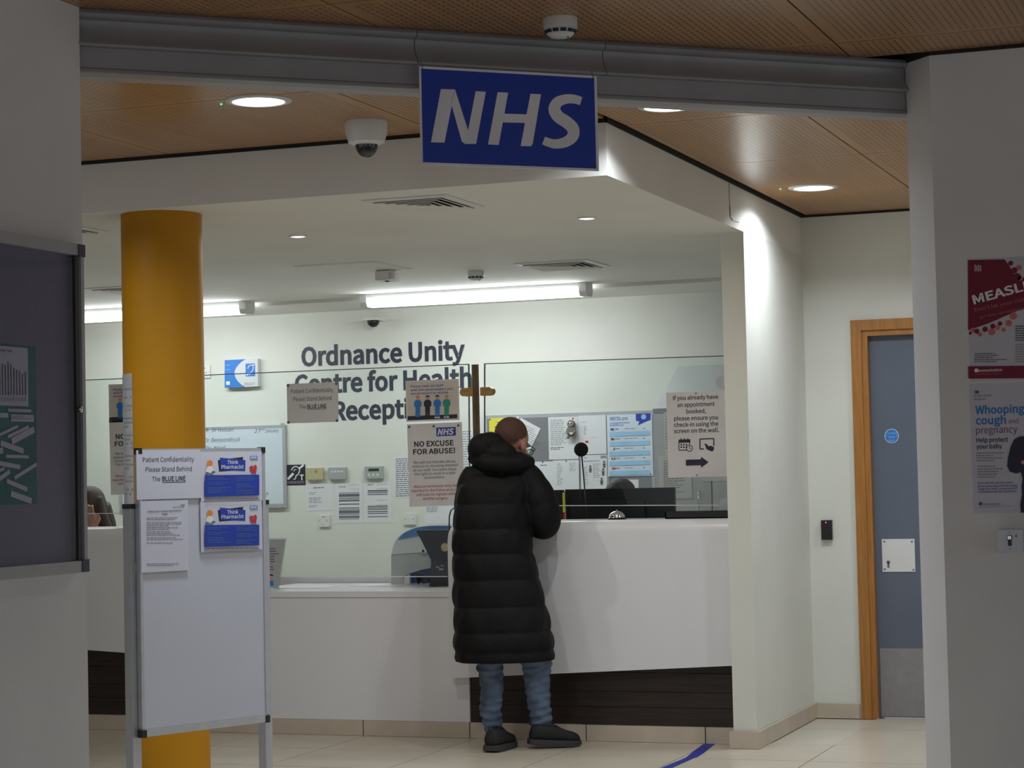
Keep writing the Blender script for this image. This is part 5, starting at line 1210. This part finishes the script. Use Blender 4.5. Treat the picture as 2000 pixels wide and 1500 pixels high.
SLR = [(1012, 922, .11, .078), (1034, 945, .09, .086), (1050, 975, .07, .090), (1060, 1003, .06, .089), (1061, 1021, .08, .083), (1058, 1010, .17, .080), (1048, 994, .26, .072), (1030, 988, .36, .062), (1018, 988, .41, .056)]
SLL = [(936, 925, .11, .076), (925, 950, .10, .083), (921, 980, .09, .084), (920, 1008, .11, .082), (924, 1000, .20, .076), (934, 990, .30, .068), (948, 987, .38, .060), (955, 987, .42, .055)]
for S_ in (SLR, SLL): addtube(bm, [mp(x, y, b) for x, y, b, r in S_], [r*.5 for x, y, b, r in S_], 12)
for S_, sd, dx in ((SLR, 1, -.35), (SLL, -1, .35)):
    x, y, b, r = S_[-1]; W = mp(x, y, b+.03); d = (bv*.9 + av*dx*.6 - UP*.30).normalized(); hand_geo(bm, W, d, UP, sd, .22)
for L_, dr_ in ((LEGL, av*.36 + bv*.93), (LEGR, av*.92 + bv*.2)):
    x, y, b, r = L_[-1]; A_ = mp(x, y, b); addtube(bm, [A_, A_ + dr_*.05 - UP*.012, A_ + dr_*.14 - UP*.02], [.03, .03, .022], 10)
mk('body', remesh(bm, .0055, 3), SKIN, man, True)
face_parts(HM, man, HAIRR)
bm = bmesh.new(); addell(bm, HM @ Vector((0, -.0235, .0415)), (.0765, .0940, .0890), HM.to_3x3(), 90, 60); random.seed(2)
for v in bm.verts: v.co += (v.co - HM.translation).normalized()*random.uniform(-.0016, .0016)
mk('hair', bm, HAIRR, man, True)
bm = bmesh.new(); addell(bm, HM @ Vector((0, .050, -.086)), (.045, .045, .033), HM.to_3x3()); mk('beard', bm, HAIRR, man, True)
# glasses
gl = None
bm = bmesh.new()
for sx in (-1, 1):
    pts = [HM @ Vector((sx*.035 + .022*math.cos(2*math.pi*k/16), .108, .004 + .017*math.sin(2*math.pi*k/16))) for k in range(17)]; addtube(bm, pts, .0022, 6)
    addtube(bm, [HM @ Vector((sx*.058, .107, .010)), HM @ Vector((sx*.078, .090, .012)), HM @ Vector((sx*.085, .0, .008)), HM @ Vector((sx*.083, -.02, -.01))], .0024, 6)
addtube(bm, [HM @ Vector((-.014, .109, .008)), HM @ Vector((0, .113, .010)), HM @ Vector((.014, .109, .008))], .002, 6)
gl = mk('glasses', bm, BLACKP, man, True)
for sx in (-1, 1): bm = bmesh.new(); addell(bm, HM @ Vector((sx*.035, .108, .004)), (.0215, .0012, .0165), HM.to_3x3(), 16, 8); mk('lens', bm, ACRYL, gl, True)
# coat: quilted rings, sleeves and hood as one surface
TORSO = [(1290, 986, 95, .02, .185), (1282, 985, 98, .02, .19), (1262, 983, 99, .02, .195), (1235, 981, 97, .02, .19), (1185, 977, 92, .03, .18), (1130, 970, 86, .04, .17), (1080, 963, 80, .05, .165), (1030, 960, 77, .06, .16), (985, 963, 77, .08, .155), (950, 967, 74, .10, .15), (925, 972, 66, .12, .13), (905, 978, 52, .14, .10), (893, 982, 34, .15, .08)]
CREASE = [1300, 1271, 1233, 1183, 1131, 1080, 1032, 984, 925, 870]
def tor(y):
    for p, q in zip(TORSO, TORSO[1:]):
        if q[0] <= y <= p[0]:
            t = (p[0]-y)/(p[0]-q[0]); return [p[i]+(q[i]-p[i])*t for i in range(5)]
def quilt(y):
    for p, q in zip(CREASE, CREASE[1:]):
        if q <= y <= p: return math.sin(math.pi*(p-y)/(p-q))**.45
    return 1
bm = bmesh.new(); rings = []; n = 48; y = 1290
while y >= 893:
    yy, cx_, hw, bc, ry = tor(y); c = mp(cx_, y, bc); g = quilt(y)
    ring = []
    for k in range(n):
        t = 2*math.pi*k/n; w = 1 + .014*math.sin(5*t + y*.021) + .009*math.sin(9*t - y*.05) + .008*math.sin(13*t + y*.09)
        rr = (-.011 + .013*g)*w
        ring.append(bm.verts.new(c + av*(math.copysign(abs(math.cos(t))**.86, math.cos(t))*(hw*K + rr)*w) + bv*(math.copysign(abs(math.sin(t))**.86, math.sin(t))*(ry + rr)*w)))
    rings.append(ring); y -= 2.5
for a, b in zip(rings, rings[1:]):
    for i in range(n): bm.faces.new((a[i], a[(i+1) % n], b[(i+1) % n], b[i]))
bm.faces.new(rings[0][::-1]); bm.faces.new(rings[-1])
for S_ in (SLR, SLL):
    sm_ = smoothline(S_, 8); pts = []; rad = []; L_ = 0; prev = None
    for x, y, b, r in sm_:
        p = mp(x, y, b)
        if prev is not None: L_ += (p-prev).length
        prev = p; g = abs(math.sin(math.pi*L_/.115 + .5))**.5; pts.append(p); rad.append(r - .006 + .007*g)
    addtube(bm, pts, rad, 22)
for (x, y, b, r) in ((945, 877, .06, (.080, .085, .078)), (958, 868, .05, (.070, .075, .062)), (978, 886, .02, (.080, .07, .055)), (1004, 897, .06, (.075, .085, .040)), (1026, 898, .13, (.034, .07, .030)), (940, 892, .12, (.06, .09, .05))):
    addell(bm, mp(x, y, b), r, Matrix((av, bv, UP)).transposed(), 24, 16)
addtube(bm, [mp(925, 893, .07), mp(950, 905, -.01), mp(985, 907, -.03), mp(1015, 905, .0), mp(1036, 902, .07)], [.036, .040, .040, .036, .03], 14)
coat = mk('coat', remesh(bm, .0065, 2, .4), COATM, man, True)
for S_, in ((SLR,), (SLL,)):
    x, y, b, r = S_[-1]; p = mp(x, y, b); q = mp(S_[-2][0], S_[-2][1], S_[-2][2]); d = (p-q).normalized(); tube('cuff', [p - d*.012, p + d*.02], [.046, .043], COATM, man, 18)
# jeans
bm = bmesh.new(); random.seed(21)
JL = [(962, 1215, .03, .092), (957, 1262, .015, .080), (957, 1290, .01, .070), (958, 1312, .01, .063), (961, 1345, .02, .057), (958, 1385, .03, .054), (962, 1408, .03, .048), (966, 1430, .03, .046)]
JR = [(1030, 1215, .03, .092), (1045, 1262, .02, .086), (1048, 1290, .02, .080), (1048, 1312, .025, .069), (1050, 1345, .03, .062), (1054, 1385, .03, .056), (1058, 1404, .03, .053), (1057, 1418, .03, .051)]
for L_, ph in ((JL, 0), (JR, 1.3)):
    sm_ = smoothline(L_, 9); pts = [mp(x, y, b) for x, y, b, r in sm_]; rings = []; m_ = 26
    for (x, y, b, r), p in zip(sm_, pts):
        amp = .0022 + .004*max(0, (y-1330)/100) + .003*math.exp(-((y-1300)/20)**2); ring = []
        for k in range(m_):
            t = 2*math.pi*k/m_; rr = r*.97 + amp*math.sin(y*.42 + 2.2*math.sin(t+ph) + ph) + amp*.6*math.sin(y*.23 - 3*t + 2*ph)
            ring.append(bm.verts.new(p + av*math.cos(t)*rr + bv*math.sin(t)*rr*1.05))
        rings.append(ring)
    for a, b in zip(rings, rings[1:]):
        for i in range(m_): bm.faces.new((a[i], a[(i+1) % m_], b[(i+1) % m_], b[i]))
    bm.faces.new(rings[0][::-1]); bm.faces.new(rings[-1])
addtube(bm, [mp(975, 1180, .03), mp(1000, 1225, .03)], [.14, .13], 16)
jeans = mk('jeans', remesh(bm, .0055, 1, .3), DENIM, man, True)
# trainers
def shoe(P, d, pitch, roll=0):
    d = Vector((d.x, d.y, 0)).normalized(); sdir = d.cross(UP)
    M = frameM(P, sdir, d, UP) @ Matrix.Translation((0, .22, 0)) @ Matrix.Rotation(-pitch, 4, 'X') @ Matrix.Translation((0, -.22, 0))
    secs = [(-.004, .024, .07), (.006, .034, .096), (.028, .040, .104), (.06, .043, .100), (.09, .045, .100), (.12, .047, .094), (.15, .050, .084), (.18, .050, .074), (.21, .046, .068), (.23, .036, .060), (.242, .020, .046)]
    bm = bmesh.new(); rings = []
    for y, w, zt in secs:
        ring = []
        for k in range(20):
            t = 2*math.pi*k/20; x = math.copysign(abs(math.cos(t))**.8, math.cos(t))*w*(1 if math.sin(t) < .2 else .92); z = .020 + (zt-.02)*(.5+.5*math.copysign(abs(math.sin(t))**.75, math.sin(t)))
            ring.append(bm.verts.new(M @ Vector((x, y, z))))
        rings.append(ring)
    for a, b in zip(rings, rings[1:]):
        for i in range(20): bm.faces.new((a[i], a[(i+1) % 20], b[(i+1) % 20], b[i]))
    bm.faces.new(rings[0][::-1]); bm.faces.new(rings[-1]); s_ = mk('shoe', bm, SHOEM, man, True)
    bm = bmesh.new(); rows = []
    for y, w, zt in secs:
        sp = .012*max(0, (y-.16)/.08)**2 + .004*max(0, (.03-y)/.03); yy = y + (.006 if y > .17 else -.006 if y < .02 else 0)
        rows.append([bm.verts.new(M @ Vector(q)) for q in ((-w-.004, yy, sp), (w+.004, yy, sp), (w+.005, yy, .016+sp*.8), (w+.002, yy, .030), (-w-.002, yy, .030), (-w-.005, yy, .016+sp*.8))])
    for a, b in zip(rows, rows[1:]):
        for i in range(6): bm.faces.new((a[i], a[(i+1) % 6], b[(i+1) % 6], b[i]))
    bm.faces.new(rows[0][::-1]); bm.faces.new(rows[-1]); mk('sole', bm, SOLEM, s_, 'auto')
    for k in range(5):
        y = .088+.016*k; z = .108-.0078*k; tube('lace', [M @ Vector((-.026, y, z-.006)), M @ Vector((0, y+.003, z+.004)), M @ Vector((.026, y+.012, z-.006))], .0026, SHOEM, s_, 6)
    tube('heel_tab', [M @ Vector((0, -.004, .095)), M @ Vector((0, -.018, .112)), M @ Vector((0, -.004, .120))], .004, SHOEM, s_, 8)
HL = onz(958, 1470, 0); shoe(HL - (av*.36+bv*.93)*.0, av*.38 + bv*.92, math.radians(1.0))
HRt = onz(1036, 1462, 0); shoe(HRt, av*.92 + bv*.25, math.radians(4.5))

# ---------------- receptionists, seated
def chair(P, f, label):
    e = empty('office_chair', P, label, 'chair', 'office chairs behind reception'); r_ = f.cross(UP)
    M = frameM(P, r_, f, UP)
    box('seat', (-.23, -.22, .44), (.23, .24, .50), CLOTHD, e, .02, M); box('backrest', (-.21, -.29, .58), (.21, -.24, .92), CLOTHD, e, .02, M); box('back_bar', (-.03, -.30, .43), (.03, -.275, .7), BLACKP, e, .004, M); box('back_bar', (-.03, -.30, .425), (.03, -.1, .445), BLACKP, e, .004, M)
    lathe('column', [(.03, .06), (.03, .3), (.02, .3), (.02, .44)], M, BLACKP, e, 16)
    for k in range(5):
        a = 2*math.pi*k/5; q = M @ Vector((.29*math.cos(a), .29*math.sin(a), .055)); tube('leg', [M @ Vector((0, 0, .085)), q], [.022, .014], BLACKP, e, 8); bm = bmesh.new(); addell(bm, q - Vector((0, 0, .03)), (.025, .025, .025)); mk('castor', bm, BLACKP, e, True)
def sitter(base, f, hm, label, hair, cloth, long=False, hands=()):
    """base: seat point on floor; f: facing; hm: head matrix"""
    e = empty('person', base, label, 'person'); r_ = f.cross(UP); T = lambda x, y, z: base + r_*x + f*y + UP*z
    nk = hm @ Vector((0, -.05, -.19)); bm = bmesh.new(); head_geo(bm, hm)
    sh = nk - UP*.03
    addtube(bm, [T(0, -.05, .56), T(0, -.06, .72), T(0, -.05, .9) if sh.z > .95 else (T(0, -.05, .56)+sh)/2, sh], [.15, .12, .13, .07], 16)
    for sx in (-1, 1):
        addtube(bm, [T(sx*.09, -.02, .56), T(sx*.11, .38, .54), T(sx*.11, .40, .1)], [.085, .06, .042], 12); addtube(bm, [T(sx*.11, .38, .05), T(sx*.11, .55, .03)], [.035, .03], 10)
    arms = []
    for sx, el, wr, hd, hn, cu_ in hands:
        s0 = sh + r_*(sx*.15) - UP*.04; arms.append((s0, el, wr)); addtube(bm, [sh, s0, el, wr], [.05, .05, .036, .026], 12); hand_geo(bm, wr, hd, hn, -sx, cu_)
    mk('body', remesh(bm, .0065, 3), SKIN, e, True); face_parts(hm, e, hair)
    bm = bmesh.new(); addtube(bm, [T(0, -.05, .54), T(0, -.06, .72), (T(0, -.06, .72)+sh)/2, sh - UP*.03, sh + UP*.015], [.17, .14, .155, .145, .07], 18)
    for s0, el, wr in arms: addtube(bm, [sh, s0, el, wr + (el-wr)*.12], [.07, .068, .052, .040], 12)
    mk('top', remesh(bm, .009, 3), cloth, e, True)
    bm = bmesh.new()
    for sx in (-1, 1): addtube(bm, [T(sx*.09, -.03, .565), T(sx*.11, .39, .55), T(sx*.11, .41, .09)], [.10, .075, .06], 12)
    mk('trousers', remesh(bm, .010, 2), CLOTHD, e, True)
    for sx in (-1, 1): bm = bmesh.new(); addell(bm, T(sx*.11, .50, .04), (.045, .13, .04), Matrix((r_, f, UP)).transposed()); mk('shoe', bm, SHOEM, e, True)
    bm = bmesh.new(); R3 = hm.to_3x3(); addell(bm, hm @ Vector((0, -.026, .045)), (.086, .100, .092), R3, 26, 18)
    if long:
        addell(bm, hm @ Vector((0, -.045, .0)), (.090, .085, .11), R3)
        for sx in (-1, 1): addtube(bm, [hm @ Vector((sx*.06, -.02, .06)), hm @ Vector((sx*.088, -.01, -.03)), hm @ Vector((sx*.105, -.01, -.12)), hm @ Vector((sx*.125, .0, -.22))], [.035, .034, .042, .036], 12)
        addtube(bm, [hm @ Vector((0, -.09, 0)), hm @ Vector((0, -.11, -.12)), hm @ Vector((0, -.11, -.25))], [.08, .085, .07], 14)
        mk('hair', remesh(bm, .006, 4), hair, e, True)
    else: mk('hair', bm, hair, e, True)
    return e
# receptionist behind the wide monitor, facing the counter, head bent
f = Vector((.05, -1, 0)).normalized(); tp_ = ony(1210, 938, 11.0); hf = (f - UP*.25).normalized(); hr = hf.cross(UP).normalized(); hu = hr.cross(hf)
hm = frameM(Vector((tp_.x, 11.0, tp_.z-.128)), hr, hf, hu); b0 = Vector((tp_.x, 11.12, 0)); r_ = f.cross(UP)
sitter(b0, f, hm, 'receptionist with dark grey hair, only the crown showing above the wide monitor', HAIRG, CLOTHB, False,
       [(sx, b0 + r_*(sx*.24) + f*.10 + UP*.77, Vector((tp_.x, 10.80, ZL+.035)) + r_*(sx*.12), f - UP*.1, UP, .2) for sx in (-1, 1)])
chair(b0, f, 'office chair of the receptionist behind the wide monitor')
# woman behind the far counter, hand raised to her chin
hc_ = ony(172, 995, 11.0); f = (-av*.45 - bv*.85).normalized(); hf = (f - UP*.18).normalized(); hr = hf.cross(UP).normalized(); hu = hr.cross(hf)
hm = frameM(Vector((hc_.x, 11.0, hc_.z)), hr, hf, hu); b0 = Vector((hc_.x, 11.08, 0)); r_ = f.cross(UP)
wl = ony(181, 1034, 10.86)
sitter(b0, f, hm, 'seated woman with long brown hair and raised hand behind the far counter', HAIRB, CLOTHD, True,
       [(-1, Vector((wl.x+.14, 10.93, ZL+.06)), wl, UP*.9 - av*.25, -bv, .25), (1, b0 + r_*.24 + f*.12 + UP*.78, b0 + r_*.16 + f*.36 + UP*(ZL+.04), f - r_*.4, UP, .3)])
chair(b0, f, 'office chair of the seated woman behind the far counter')
